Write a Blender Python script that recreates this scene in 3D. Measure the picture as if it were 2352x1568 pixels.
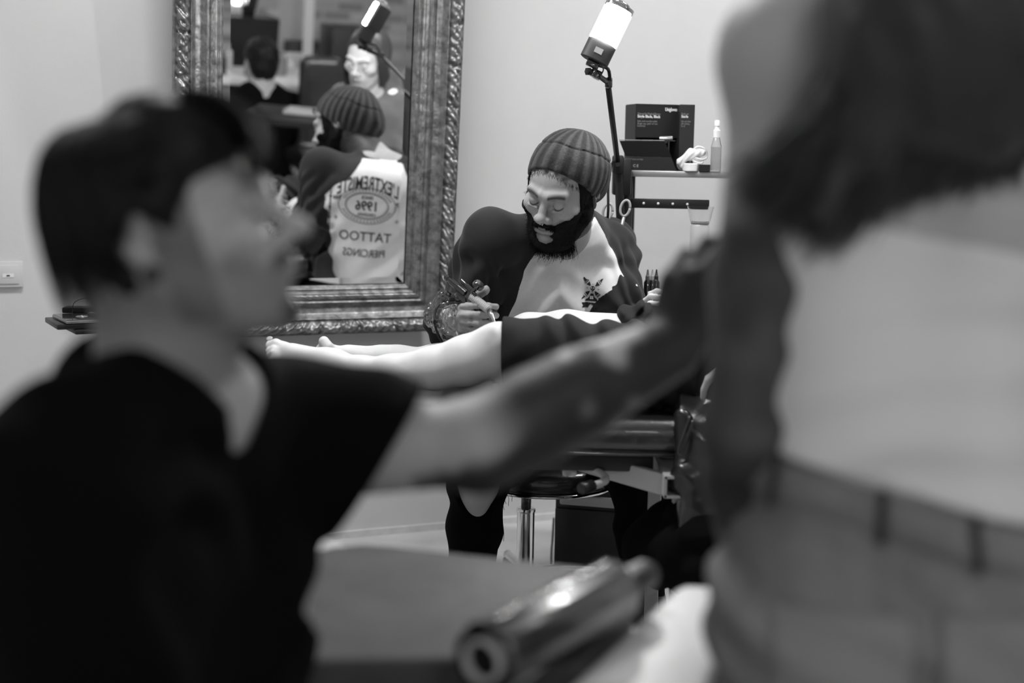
import bpy, bmesh, math, random
import numpy as np
from mathutils import Matrix, Vector

for o in list(bpy.data.objects):
    bpy.data.objects.remove(o)
SC = bpy.context.scene
COL = SC.collection
R = math.radians
random.seed(7)

# ------------------------------------------------------------------ camera
CAM_Z, PITCH, ROLL = 1.2, 7.5, 0.018
cd = bpy.data.cameras.new('camera')
cd.lens, cd.sensor_width = 50, 36
cd.clip_start, cd.clip_end = 0.05, 60
cam = bpy.data.objects.new('camera', cd)
COL.objects.link(cam)
cam.matrix_world = Matrix.Translation((0, 0, CAM_Z)) @ Matrix.Rotation(R(90 - PITCH), 4, 'X') @ Matrix.Rotation(ROLL, 4, 'Z')
cd.dof.use_dof = True
cd.dof.focus_distance = 3.5
cd.dof.aperture_fstop = 1.9
SC.camera = cam
CM = np.array(cam.matrix_world.to_3x3())
FPX = 2352 * 50 / 36

# ------------------------------------------------------------------ the room frame: u along the mirror wall, v out of it
MX = np.array([-0.20, 4.35])
YAW = R(22.8)
U2 = np.array([math.cos(YAW), math.sin(YAW)])
V2 = np.array([math.sin(YAW), -math.cos(YAW)])
W0 = MX - V2 * 0.11

def RM(u, v, z):
    p = W0 + U2 * u + V2 * v
    return (float(p[0]), float(p[1]), z)

# ------------------------------------------------------------------ view, world, lights
SC.view_settings.view_transform = 'Standard'
SC.view_settings.look = 'None'
SC.view_settings.gamma = 1.0
SC.view_settings.exposure = 0.0
SC.cycles.use_denoising = True
SC.cycles.max_bounces = 8
SC.cycles.sample_clamp_indirect = 4.0
wd = bpy.data.worlds.new('world')
SC.world = wd
wd.use_nodes = True
wd.node_tree.nodes['Background'].inputs[0].default_value = (1, 1, 1, 1)
wd.node_tree.nodes['Background'].inputs[1].default_value = 0.5

def area(name, loc, tgt, sx, sy, power):
    l = bpy.data.lights.new(name, 'AREA')
    l.shape = 'RECTANGLE'; l.size = sx; l.size_y = sy; l.energy = power
    o = bpy.data.objects.new(name, l); COL.objects.link(o)
    o.location = loc
    o.rotation_euler = (Vector(tgt) - Vector(loc)).to_track_quat('-Z', 'Y').to_euler()
    o['kind'] = 'helper'
    return o
CEIL = 3.0
# ceiling lamps of the studio: (u, v, power); fourth added to light the woman's back
CEIL_LAMPS = [(-0.9, 1.3, 44), (1.3, 1.28, 52), (1.0, 3.0, 2.5), (-1.2, 6.2, 34), (2.2, 5.4, 10)]
for i, (u, v, pw) in enumerate(CEIL_LAMPS):
    area('ceiling_lamp_light', RM(u, v, CEIL - 0.09), RM(u, v, 0), 0.9, 0.12, pw)
# unseen fill light behind the camera, well away from the street window
area('rear_fill_light', RM(-2.6, 7.0, 1.9), RM(-1.6, 3.0, 1.0), 1.4, 1.4, 8)

# ------------------------------------------------------------------ materials (a black and white place: every colour is a grey)
MATS = {}
def mat(name, g, rough=0.6, metal=0.0, spec=0.5, bump=0.0, bscale=40.0, var=0.0, vscale=6.0, attr=False, trans=0.0,
        emit=0.0, alpha=1.0, coat=0.0, sheen=0.0, sss=0.0, stretch=None, ior=1.45):
    if name in MATS: return MATS[name]
    m = bpy.data.materials.new(name); m.use_nodes = True
    nt = m.node_tree; b = nt.nodes['Principled BSDF']; L = nt.links
    b.inputs['Base Color'].default_value = (g, g, g, 1)
    b.inputs['Roughness'].default_value = rough
    b.inputs['Metallic'].default_value = metal
    b.inputs['Specular IOR Level'].default_value = spec
    b.inputs['IOR'].default_value = ior
    b.inputs['Transmission Weight'].default_value = trans
    b.inputs['Alpha'].default_value = alpha
    b.inputs['Coat Weight'].default_value = coat
    b.inputs['Sheen Weight'].default_value = sheen
    if sss:
        b.inputs['Subsurface Weight'].default_value = sss
        b.inputs['Subsurface Radius'].default_value = (.01, .01, .01)
        b.inputs['Subsurface Scale'].default_value = 1.0
    if emit:
        b.inputs['Emission Color'].default_value = (1, 1, 1, 1)
        b.inputs['Emission Strength'].default_value = emit
    tc = nt.nodes.new('ShaderNodeTexCoord')
    vec = tc.outputs['Object']
    if stretch:
        mp = nt.nodes.new('ShaderNodeMapping'); mp.inputs['Scale'].default_value = stretch
        L.new(vec, mp.inputs[0]); vec = mp.outputs[0]
    col = None
    if attr:
        a = nt.nodes.new('ShaderNodeAttribute'); a.attribute_name = 'Col'; col = a.outputs['Color']
    if var:
        n = nt.nodes.new('ShaderNodeTexNoise'); n.inputs['Scale'].default_value = vscale
        n.inputs['Detail'].default_value = 5; n.inputs['Roughness'].default_value = .62
        L.new(vec, n.inputs['Vector'])
        mr = nt.nodes.new('ShaderNodeMapRange')
        mr.inputs['From Min'].default_value = .3; mr.inputs['From Max'].default_value = .7
        mr.inputs['To Min'].default_value = 1 - var; mr.inputs['To Max'].default_value = 1 + var
        L.new(n.outputs['Fac'], mr.inputs['Value'])
        mx = nt.nodes.new('ShaderNodeVectorMath'); mx.operation = 'SCALE'
        if col: L.new(col, mx.inputs[0])
        else: mx.inputs[0].default_value = (g, g, g)
        L.new(mr.outputs[0], mx.inputs['Scale'])
        col = mx.outputs[0]
    if col: L.new(col, b.inputs['Base Color'])
    if bump:
        n = nt.nodes.new('ShaderNodeTexNoise'); n.inputs['Scale'].default_value = bscale; n.inputs['Detail'].default_value = 4
        L.new(vec, n.inputs['Vector'])
        bp = nt.nodes.new('ShaderNodeBump'); bp.inputs['Strength'].default_value = bump; bp.inputs['Distance'].default_value = .004
        L.new(n.outputs['Fac'], bp.inputs['Height']); L.new(bp.outputs[0], b.inputs['Normal'])
    MATS[name] = m
    return m

# ------------------------------------------------------------------ points from the photograph at a chosen distance
def P(px, py, Y):
    d = CM @ np.array([(px - 1176) / FPX, (784 - py) / FPX, -1.0])
    return np.array([0, 0, CAM_Z]) + d * (Y / d[1])

def px_of(p):
    q = CM.T @ (np.array(p, float) - np.array([0, 0, CAM_Z]))
    return (1176 + FPX * q[0] / -q[2], 784 - FPX * q[1] / -q[2])

# ------------------------------------------------------------------ objects
def tag(o, label=None, cat=None, group=None, kind=None):
    if label: o['label'] = label
    if cat: o['category'] = cat
    if group: o['group'] = group
    if kind: o['kind'] = kind
    return o

def thing(name, label, cat, loc=(0, 0, 0), group=None):
    o = bpy.data.objects.new(name, None); COL.objects.link(o)
    o.location = tuple(float(c) for c in loc); o.empty_display_size = .05
    return tag(o, label, cat, group)

def obj(name, bm, m, parent=None, smooth=True, label=None):
    me = bpy.data.meshes.new(name)
    if isinstance(bm, tuple):
        me.from_pydata(*bm)
    else:
        bmesh.ops.recalc_face_normals(bm, faces=bm.faces[:])
        bm.to_mesh(me); bm.free()
    if smooth is True:
        me.polygons.foreach_set('use_smooth', [True] * len(me.polygons))
    elif smooth:
        me.polygons.foreach_set('use_smooth', [True] * len(me.polygons))
        me.set_sharp_from_angle(angle=smooth)
    me.materials.append(m)
    o = bpy.data.objects.new(name, me); COL.objects.link(o)
    if parent is not None:
        pl = parent; off = Vector((0, 0, 0))
        while pl is not None:
            off += pl.location; pl = pl.parent
        me.transform(Matrix.Translation(-off)); o.parent = parent
    if label: o['label'] = label
    return o

def recenter(o):
    me = o.data
    co = np.empty(len(me.vertices) * 3, np.float32); me.vertices.foreach_get('co', co); co = co.reshape(-1, 3)
    c = Vector(((co[:, 0].min() + co[:, 0].max()) / 2, (co[:, 1].min() + co[:, 1].max()) / 2, co[:, 2].min()))
    me.transform(Matrix.Translation(-c)); o.location = c
    return o

def NB(): return bmesh.new()
SM = R(40)

def box(bm, c, s, rot=None, bev=0.0, seg=2, org=None):
    """box of size s centred on c; rot is a 3x3 applied about org"""
    r = bmesh.ops.create_cube(bm, size=1)
    vs = r['verts']
    bmesh.ops.scale(bm, vec=s, verts=vs)
    if bev:
        es = list({e for v in vs for e in v.link_edges})
        rr = bmesh.ops.bevel(bm, geom=es, offset=bev, segments=seg, affect='EDGES', profile=.5)
        vs = list({v for f in rr['faces'] for v in f.verts} | {v for v in vs if v.is_valid})
    M = Matrix.Translation(Vector([float(x) for x in c]))
    if rot is not None: M = M @ Matrix(np.array(rot).tolist()).to_4x4()
    bmesh.ops.transform(bm, matrix=M, verts=vs)
    return vs

def frame_z(d, up=(0, 0, 1)):
    d = np.array(d, float); d /= np.linalg.norm(d)
    u = np.array(up, float)
    if abs(d @ u) > .98: u = np.array([1., 0, 0])
    x = np.cross(u, d); x /= np.linalg.norm(x); y = np.cross(d, x)
    return np.stack([x, y, d], 1)

def lathe(bm, a, b, prof, n=32, cap=True):
    """prof: (t, r) pairs, t in 0..1 from a to b"""
    a = np.array(a, float); b = np.array(b, float); F = frame_z(b - a)
    rings = []
    for t, r in prof:
        c = a + (b - a) * t
        rings.append([bm.verts.new(c + F[:, 0] * math.cos(k * 2 * math.pi / n) * r + F[:, 1] * math.sin(k * 2 * math.pi / n) * r) for k in range(n)])
    for i in range(len(rings) - 1):
        for k in range(n):
            bm.faces.new((rings[i][k], rings[i][(k + 1) % n], rings[i + 1][(k + 1) % n], rings[i + 1][k]))
    if cap:
        bm.faces.new(rings[0][::-1]); bm.faces.new(rings[-1])

def cyl(bm, a, b, r, r2=None, n=24, bev=0.0):
    L = np.linalg.norm(np.array(b, float) - np.array(a, float)); r2 = r if r2 is None else r2
    if bev:
        t = bev / L
        lathe(bm, a, b, [(0, r - bev), (t * .3, r - bev * .3), (t, r), (1 - t, r2), (1 - t * .3, r2 - bev * .3), (1, r2 - bev)], n)
    else:
        lathe(bm, a, b, [(0, r), (1, r2)], n)

def tube(bm, pts, r, n=10, smooth=0, closed=False):
    pts = [np.array(p, float) for p in pts]
    if smooth: pts = catmull(pts, smooth)
    rr = r if hasattr(r, '__len__') else None
    N = len(pts); rings = []; F = None
    for i, p in enumerate(pts):
        d = pts[min(i + 1, N - 1)] - pts[max(i - 1, 0)]
        if np.linalg.norm(d) < 1e-9: d = np.array([0, 0, 1.])
        d = d / np.linalg.norm(d)
        if F is None: F = frame_z(d)
        else:
            x = F[:, 0] - d * (F[:, 0] @ d); x /= np.linalg.norm(x); F = np.stack([x, np.cross(d, x), d], 1)
        q = np.interp(i / (N - 1), np.linspace(0, 1, len(rr)), rr) if rr is not None else r
        rings.append([bm.verts.new(p + (F[:, 0] * math.cos(k * 2 * math.pi / n) + F[:, 1] * math.sin(k * 2 * math.pi / n)) * q) for k in range(n)])
    for i in range(N - 1):
        for k in range(n):
            bm.faces.new((rings[i][k], rings[i][(k + 1) % n], rings[i + 1][(k + 1) % n], rings[i + 1][k]))
    bm.faces.new(rings[0][::-1]); bm.faces.new(rings[-1])

def catmull(pts, k):
    out = []; N = len(pts)
    for i in range(N - 1):
        p0, p1, p2, p3 = pts[max(i - 1, 0)], pts[i], pts[i + 1], pts[min(i + 2, N - 1)]
        for j in range(k):
            t = j / k
            out.append(.5 * ((2 * p1) + (-p0 + p2) * t + (2 * p0 - 5 * p1 + 4 * p2 - p3) * t * t + (-p0 + 3 * p1 - 3 * p2 + p3) * t ** 3))
    out.append(pts[-1])
    return out

def prism(bm, pts2, F, o, th):
    """extrude a 2D outline; F columns = x, y, normal; from o, thickness th along normal"""
    F = np.array(F, float); o = np.array(o, float)
    a = [bm.verts.new(o + F[:, 0] * x + F[:, 1] * y) for x, y in pts2]
    b = [bm.verts.new(o + F[:, 0] * x + F[:, 1] * y + F[:, 2] * th) for x, y in pts2]
    n = len(pts2)
    bm.faces.new(a[::-1]); bm.faces.new(b)
    for k in range(n): bm.faces.new((a[k], a[(k + 1) % n], b[(k + 1) % n], b[k]))

def rot3(yaw=0, pitch=0, roll=0):
    return np.array((Matrix.Rotation(R(yaw), 3, 'Z') @ Matrix.Rotation(R(pitch), 3, 'X') @ Matrix.Rotation(R(roll), 3, 'Y')))

# ------------------------------------------------------------------ vector noise
def _h(i, j, k, s):
    n = (i * 374761393 + j * 668265263 + k * 2147483647 + s * 1274126177) & 0xffffffff
    n = ((n ^ (n >> 13)) * 1274126177) & 0xffffffff
    return ((n ^ (n >> 16)) & 0xffff) / 32767.5 - 1.0

def vnoise(p, f=1.0, seed=0):
    q = np.asarray(p, np.float64) * f + 100.0
    i = np.floor(q).astype(np.int64); t = q - i; t = t * t * (3 - 2 * t)
    out = 0
    for a in (0, 1):
        wa = t[..., 0] if a else 1 - t[..., 0]
        for b in (0, 1):
            wb = t[..., 1] if b else 1 - t[..., 1]
            for c in (0, 1):
                wc = t[..., 2] if c else 1 - t[..., 2]
                out = out + wa * wb * wc * _h(i[..., 0] + a, i[..., 1] + b, i[..., 2] + c, seed)
    return out

# ------------------------------------------------------------------ organic bodies: a distance field of limbs and masses, blended, then meshed once
class Field:
    def __init__(s):
        s.p = []; s.M = np.eye(3); s.o = np.zeros(3); s.s = 1.0; s.dispf = None; s.cuts = []
    def frame(s, M=None, o=None, sc=1.0):
        s.M = np.eye(3) if M is None else np.array(M, float); s.o = np.zeros(3) if o is None else np.array(o, float); s.s = sc
        return s
    def w(s, a): return s.o + s.M @ (np.array(a, float) * s.s)
    def cap(s, a, b, r1, r2=None, k=.015, op='u', flat=None):
        r2 = r1 if r2 is None else r2
        a, b = s.w(a), s.w(b); r1 *= s.s; r2 *= s.s; k *= s.s
        ab = b - a; L2 = max(ab @ ab, 1e-12); dr = r2 - r1
        n = None
        if flat is not None:
            n = s.M @ np.array(flat[0], float); n /= np.linalg.norm(n); ff = flat[1]
        def f(p):
            q = p - a
            if n is not None:
                h = q @ n; q = q + n * (h * (1 / ff - 1))[..., None]
                t = np.clip((q @ ab) / L2, 0, 1)
                return (np.sqrt(((q - t[..., None] * ab) ** 2).sum(-1)) - (r1 + t * dr)) * (.5 + .5 * min(ff, 1))
            t = np.clip((q @ ab) / L2, 0, 1)
            return np.sqrt(((q - t[..., None] * ab) ** 2).sum(-1)) - (r1 + t * dr)
        s.p.append((op, f, (a + b) / 2, math.sqrt(L2) / 2 + max(r1, r2) * 1.0, k)); return s
    def ell(s, c, r, k=.015, op='u', rot=None):
        c = s.w(c); r = (np.array(r, float) if hasattr(r, '__len__') else np.array([r] * 3, float)) * s.s; k *= s.s
        M = s.M if rot is None else s.M @ np.array(rot)
        def f(p):
            q = (p - c) @ M
            k0 = np.sqrt(((q / r) ** 2).sum(-1)); k1 = np.sqrt(((q / (r * r)) ** 2).sum(-1)) + 1e-9
            return k0 * (k0 - 1) / k1
        s.p.append((op, f, c, float(max(r)), k)); return s
    def rbox(s, c, h, rad, k=.01, op='u', rot=None):
        c = s.w(c); h = np.array(h, float) * s.s; rad *= s.s; M = s.M if rot is None else s.M @ np.array(rot)
        def f(p):
            q = np.abs((p - c) @ M) - (h - rad)
            return np.sqrt((np.maximum(q, 0) ** 2).sum(-1)) + np.minimum(q.max(-1), 0) - rad
        s.p.append((op, f, c, float(np.linalg.norm(h)), k * s.s)); return s
    def cut(s, pt, n, k=.004):
        """keep the side the normal points away from"""
        pt = s.w(pt); n = s.M @ np.array(n, float); n = n / np.linalg.norm(n)
        s.cuts.append((lambda p: (p - pt) @ n, k)); return s
    def copyprims(s, other, grow=0.0, kadd=0.0):
        for (op, f, c, R_, k) in other.p:
            if op == 'u': s.p.append((op, (lambda g: (lambda p: g(p) - grow))(f), c, R_ + grow, k + kadd))
        return s
    def ev(s, p, prims=None):
        d = np.full(p.shape[:-1], 9.0)
        for (op, f, c, R_, k) in (s.p if prims is None else prims):
            g = f(p)
            if op == 'u':
                h = np.clip(.5 + .5 * (d - g) / k, 0, 1); d = d * (1 - h) + g * h - k * h * (1 - h)
            elif op == 's':
                g = -g
                h = np.clip(.5 - .5 * (d - g) / k, 0, 1); d = d * (1 - h) + g * h + k * h * (1 - h)
        if s.dispf is not None: d = d - s.dispf(p)
        for g, k in s.cuts:
            g = g(p)
            h = np.clip(.5 - .5 * (d - g) / k, 0, 1); d = d * (1 - h) + g * h + k * h * (1 - h)
        return d

def polygonize(F, vox):
    lo = np.min([c - r for (op, f, c, r, k) in F.p if op == 'u'], 0) - vox * 4 - .02
    hi = np.max([c + r for (op, f, c, r, k) in F.p if op == 'u'], 0) + vox * 4 + .02
    B = 8
    nb = np.ceil((hi - lo) / (vox * B)).astype(int)
    n = nb * B
    V = np.full(n, 1.0, np.float32)
    gi = np.stack(np.meshgrid(*[np.arange(x) for x in nb], indexing='ij'), -1).reshape(-1, 3)
    cen = lo + (gi * B + B / 2 - .5) * vox
    half = vox * B * .5 * 1.7321
    # order-preserving evaluation at block centres
    dc = F.ev(cen)
    slack = half + .022
    act = np.abs(dc) < slack
    inside = dc <= -slack
    pr = [(p, p[1](cen[act])) for p in F.p]
    base = np.full(act.sum(), 9.0)
    for p, g in pr:
        if p[0] == 'u': base = np.minimum(base, g)
    gia = gi[act]; cena = cen[act]
    ii = np.stack(np.meshgrid(*[np.arange(B)] * 3, indexing='ij'), -1).reshape(-1, 3)
    offs = (ii - B / 2 + .5) * vox
    pts = cena[:, None, :] + offs[None]
    d = np.full(pts.shape[:2], 9.0)
    for p, g in pr:
        op, f, c, R_, k = p
        if op == 'u': m = g < base + 2.3 * half + k * 1.2
        else: m = g < half * 1.3 + k * 1.2
        if not m.any(): continue
        gg = f(pts[m]); dd = d[m]
        if op == 'u':
            h = np.clip(.5 + .5 * (dd - gg) / k, 0, 1); dd = dd * (1 - h) + gg * h - k * h * (1 - h)
        else:
            gg = -gg
            h = np.clip(.5 - .5 * (dd - gg) / k, 0, 1); dd = dd * (1 - h) + gg * h + k * h * (1 - h)
        d[m] = dd
    if F.dispf is not None: d = d - F.dispf(pts)
    for g, k in F.cuts:
        g = g(pts)
        h = np.clip(.5 - .5 * (d - g) / k, 0, 1); d = d * (1 - h) + g * h + k * h * (1 - h)
    V6 = V.reshape(nb[0], B, nb[1], B, nb[2], B)
    gin = gi[inside]
    V6[gin[:, 0], :, gin[:, 1], :, gin[:, 2], :] = -1.0
    V6[gia[:, 0], :, gia[:, 1], :, gia[:, 2], :] = d.reshape(-1, B, B, B)
    S = V < 0
    c0 = S[:-1, :-1, :-1]
    any_ = c0.copy(); all_ = c0.copy()
    for a in (0, 1):
        for b in (0, 1):
            for c in (0, 1):
                if a or b or c:
                    t = S[a:n[0] - 1 + a, b:n[1] - 1 + b, c:n[2] - 1 + c]
                    any_ |= t; all_ &= t
    cells = np.argwhere(any_ & ~all_)
    idx = np.full(n, -1, np.int32)
    idx[cells[:, 0], cells[:, 1], cells[:, 2]] = np.arange(len(cells))
    acc = np.zeros((len(cells), 3)); cnt = np.zeros(len(cells))
    cs = [(a, b, c) for a in (0, 1) for b in (0, 1) for c in (0, 1)]
    for x in cs:
        for ax in range(3):
            if x[ax]: continue
            y = list(x); y[ax] = 1
            v0 = V[cells[:, 0] + x[0], cells[:, 1] + x[1], cells[:, 2] + x[2]]
            v1 = V[cells[:, 0] + y[0], cells[:, 1] + y[1], cells[:, 2] + y[2]]
            m = (v0 < 0) != (v1 < 0)
            t = np.where(m, v0 / np.where(m, v0 - v1, 1), 0)
            pt = np.tile(np.array(x, float), (len(cells), 1)); pt[:, ax] += t
            acc[m] += pt[m]; cnt[m] += 1
    verts = lo + (cells + acc / cnt[:, None]) * vox
    quads = []
    for ax in range(3):
        sl0 = [slice(None)] * 3; sl1 = [slice(None)] * 3
        sl0[ax] = slice(0, n[ax] - 1); sl1[ax] = slice(1, n[ax])
        A, C = S[tuple(sl0)], S[tuple(sl1)]
        e = np.argwhere(A != C)
        b, c = [(1, 2), (2, 0), (0, 1)][ax]
        e = e[(e[:, b] > 0) & (e[:, c] > 0)]
        s0 = A[e[:, 0], e[:, 1], e[:, 2]]
        def at(db, dc_):
            q = e.copy(); q[:, b] -= db; q[:, c] -= dc_
            return idx[q[:, 0], q[:, 1], q[:, 2]]
        q = np.stack([at(0, 0), at(1, 0), at(1, 1), at(0, 1)], 1)
        q[~s0] = q[~s0][:, ::-1]
        quads.append(q)
    quads = np.concatenate(quads)
    quads = quads[(quads >= 0).all(1)]
    return verts, quads

def npmesh(name, verts, quads):
    me = bpy.data.meshes.new(name)
    k = quads.shape[1]
    me.vertices.add(len(verts)); me.vertices.foreach_set('co', np.asarray(verts, np.float32).ravel())
    me.loops.add(quads.size); me.loops.foreach_set('vertex_index', quads.astype(np.int32).ravel())
    me.polygons.add(len(quads))
    me.polygons.foreach_set('loop_start', np.arange(0, quads.size, k, dtype=np.int32))
    me.polygons.foreach_set('loop_total', np.full(len(quads), k, np.int32))
    me.polygons.foreach_set('use_smooth', np.ones(len(quads), bool))
    me.update(calc_edges=True)
    return me

QUAL = 1.0
def blob(name, F, vox, m, parent=None, colorf=None, refine=None, label=None):
    v, q = polygonize(F, vox * QUAL)
    me = npmesh(name, v, q)
    if refine is not None:
        for it in range(refine[1]):
            bm = bmesh.new(); bm.from_mesh(me)
            co = np.array([vv.co[:] for vv in bm.verts])
            rm = refine[0](co); bm.verts.ensure_lookup_table()
            es = [e for e in bm.edges if rm[e.verts[0].index] and rm[e.verts[1].index]]
            bmesh.ops.subdivide_edges(bm, edges=es, cuts=1, use_grid_fill=True)
            bm.to_mesh(me); bm.free()
            me.polygons.foreach_set('use_smooth', np.ones(len(me.polygons), bool))
            co = np.empty(len(me.vertices) * 3, np.float32); me.vertices.foreach_get('co', co); co = co.reshape(-1, 3).astype(float)
            rm = refine[0](co); s = co[rm]
            if len(s):
                cc = (s.min(0) + s.max(0)) / 2; rad = np.linalg.norm(s.max(0) - s.min(0)) / 2
                pr = [p for p in F.p if np.linalg.norm(p[2] - cc) < p[3] + rad + .05]
                for _ in range(2):
                    e = .0006; d0 = F.ev(s, pr)
                    g = np.stack([F.ev(s + np.eye(3)[a] * e, pr) - d0 for a in range(3)], -1) / e
                    s = s - g * (np.clip(d0, -.003, .003) / np.maximum((g * g).sum(-1), .2))[:, None]
                co[rm] = s
                me.vertices.foreach_set('co', co.astype(np.float32).ravel())
        me.update()
    if colorf is not None:
        co = np.empty(len(me.vertices) * 3, np.float32); me.vertices.foreach_get('co', co); co = co.reshape(-1, 3).astype(float)
        c = np.asarray(colorf(co), np.float32)
        at = me.color_attributes.new('Col', 'FLOAT_COLOR', 'POINT')
        at.data.foreach_set('color', np.stack([c, c, c, np.ones_like(c)], 1).ravel())
    me.materials.append(m)
    o = bpy.data.objects.new(name, me); COL.objects.link(o)
    if parent is not None:
        off = Vector((0, 0, 0)); pl = parent
        while pl is not None: off += pl.location; pl = pl.parent
        me.transform(Matrix.Translation(-off)); o.parent = parent
    if label: o['label'] = label
    return o

def ss(x, a, b):
    t = np.clip((x - a) / (b - a), 0, 1); return t * t * (3 - 2 * t)

def strands(name, curves, rad, m, parent=None, sides=3, label=None):
    """hair as one mesh of thin tapering tubes; curves: (N, K, 3)"""
    C = np.asarray(curves, float); N, K, _ = C.shape
    T = np.gradient(C, axis=1); T /= np.linalg.norm(T, axis=2, keepdims=True) + 1e-9
    up = np.array([.31, .52, .79]); X = np.cross(T, up); X /= np.linalg.norm(X, axis=2, keepdims=True) + 1e-9
    Y = np.cross(T, X)
    r = np.asarray(rad, float)
    if r.ndim == 1: r = np.tile(r[None], (N, 1))
    ang = np.arange(sides) * 2 * math.pi / sides
    V = C[:, :, None, :] + r[:, :, None, None] * (X[:, :, None, :] * np.cos(ang)[None, None, :, None] + Y[:, :, None, :] * np.sin(ang)[None, None, :, None])
    i = np.arange(N)[:, None, None]; j = np.arange(K - 1)[None, :, None]; k = np.arange(sides)[None, None, :]
    b = (i * K + j) * sides
    q = np.stack([b + k, b + (k + 1) % sides, b + sides + (k + 1) % sides, b + sides + k], -1).reshape(-1, 4)
    me = npmesh(name, V.reshape(-1, 3), q)
    me.materials.append(m)
    o = bpy.data.objects.new(name, me); COL.objects.link(o)
    if parent is not None:
        off = Vector((0, 0, 0)); pl = parent
        while pl is not None: off += pl.location; pl = pl.parent
        me.transform(Matrix.Translation(-off)); o.parent = parent
    if label: o['label'] = label
    return o

def nrm(v):
    v = np.array(v, float); return v / np.linalg.norm(v)

# ------------------------------------------------------------------ flat lettering as real meshes
def text_mesh(body, size, F, o, th=.0004, align='LEFT', bold=0.0, sx=1.0):
    cu = bpy.data.curves.new('lettering', 'FONT'); cu.body = body; cu.size = size; cu.align_x = align
    cu.offset = bold; cu.resolution_u = 3; cu.extrude = th / 2
    ob = bpy.data.objects.new('lettering', cu); COL.objects.link(ob)
    dg = bpy.context.evaluated_depsgraph_get(); dg.update()
    me = bpy.data.meshes.new_from_object(ob.evaluated_get(dg))
    bpy.data.objects.remove(ob)
    bm = bmesh.new(); bm.from_mesh(me); bpy.data.meshes.remove(me)
    F = np.array(F, float); o = np.array(o, float)
    for v in bm.verts:
        c = v.co; v.co = o + F[:, 0] * c.x * sx + F[:, 1] * c.y + F[:, 2] * c.z
    return bm

def merge(bms):
    out = bmesh.new()
    for b in bms:
        me = bpy.data.meshes.new('t'); b.to_mesh(me); b.free(); out.from_mesh(me); bpy.data.meshes.remove(me)
    return out

# ================================================================== the room
m_wall = mat('painted_wall', .56, .75, bump=.12, bscale=60, var=.03, vscale=3)
m_floor = mat('grey_floor', .52, .45, bump=.1, bscale=20, var=.12, vscale=5)
m_ceil = mat('painted_ceiling', .7, .8)
m_white = mat('white_plastic', .75, .35)
m_black = mat('black_plastic', .012, .4)
m_chrome = mat('chrome', .75, .12, metal=1)
m_base = mat('skirting_paint', .6, .5, bump=.2, bscale=50, var=.1, vscale=25)

UL, UR, VN = -3.2, 4.0, 7.6      # room extents in the room frame
def slab(name, p, q, z0, z1, t, m):
    """wall between room points p and q, thickened outwards by t"""
    bm = NB()
    (u0, v0), (u1, v1) = p, q
    d = nrm((u1 - u0, v1 - v0)); nn = (d[1] * t, -d[0] * t)
    c = [(u0, v0), (u1, v1), (u1 + nn[0], v1 + nn[1]), (u0 + nn[0], v0 + nn[1])]
    lo = [bm.verts.new(RM(a, b, z0)) for a, b in c]; hi = [bm.verts.new(RM(a, b, z1)) for a, b in c]
    bm.faces.new(lo); bm.faces.new(hi[::-1])
    for k in range(4): bm.faces.new((lo[k], lo[(k + 1) % 4], hi[(k + 1) % 4], hi[k]))
    return tag(obj(name, bm, m, smooth=False), kind='structure')
slab('wall_back', (UL, 0), (UR, 0), 0, CEIL, .12, m_wall)
slab('wall_right', (UR, 0), (UR, VN), 0, CEIL, .12, m_wall)
slab('wall_left', (UL, VN), (UL, 0), 0, CEIL, .12, m_wall)
for nm, z0, z1, m in (('floor', -.1, 0, m_floor), ('ceiling', CEIL, CEIL + .1, m_ceil)):
    bm = NB()
    c = [(UL - .12, -.12), (UR + .12, -.12), (UR + .12, VN + .12), (UL - .12, VN + .12)]
    lo = [bm.verts.new(RM(a, b, z0)) for a, b in c]; hi = [bm.verts.new(RM(a, b, z1)) for a, b in c]
    bm.faces.new(lo); bm.faces.new(hi[::-1])
    for k in range(4): bm.faces.new((lo[k], lo[(k + 1) % 4], hi[(k + 1) % 4], hi[k]))
    tag(obj(nm, bm, m, smooth=False), kind='structure')
# wall behind the camera, with the street window seen in the mirror
WU0, WU1, WZ0, WZ1 = .66, 1.06, .93, 2.3
m_brick = bpy.data.materials.new('pale_brick'); m_brick.use_nodes = True
nt = m_brick.node_tree; b = nt.nodes['Principled BSDF']
br = nt.nodes.new('ShaderNodeTexBrick'); tc = nt.nodes.new('ShaderNodeTexCoord'); mp = nt.nodes.new('ShaderNodeMapping')
br.inputs['Scale'].default_value = 1.0; br.inputs['Color1'].default_value = (.22,) * 3 + (1,); br.inputs['Color2'].default_value = (.6,) * 3 + (1,)
br.inputs['Mortar'].default_value = (.42,) * 3 + (1,); br.inputs['Brick Width'].default_value = .23; br.inputs['Row Height'].default_value = .075
br.inputs['Mortar Size'].default_value = .012
mp.inputs['Rotation'].default_value = (R(90), 0, 0)
nt.links.new(tc.outputs['Object'], mp.inputs[0]); nt.links.new(mp.outputs[0], br.inputs['Vector'])
nt.links.new(br.outputs['Color'], b.inputs['Base Color']); b.inputs['Roughness'].default_value = .8
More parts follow.
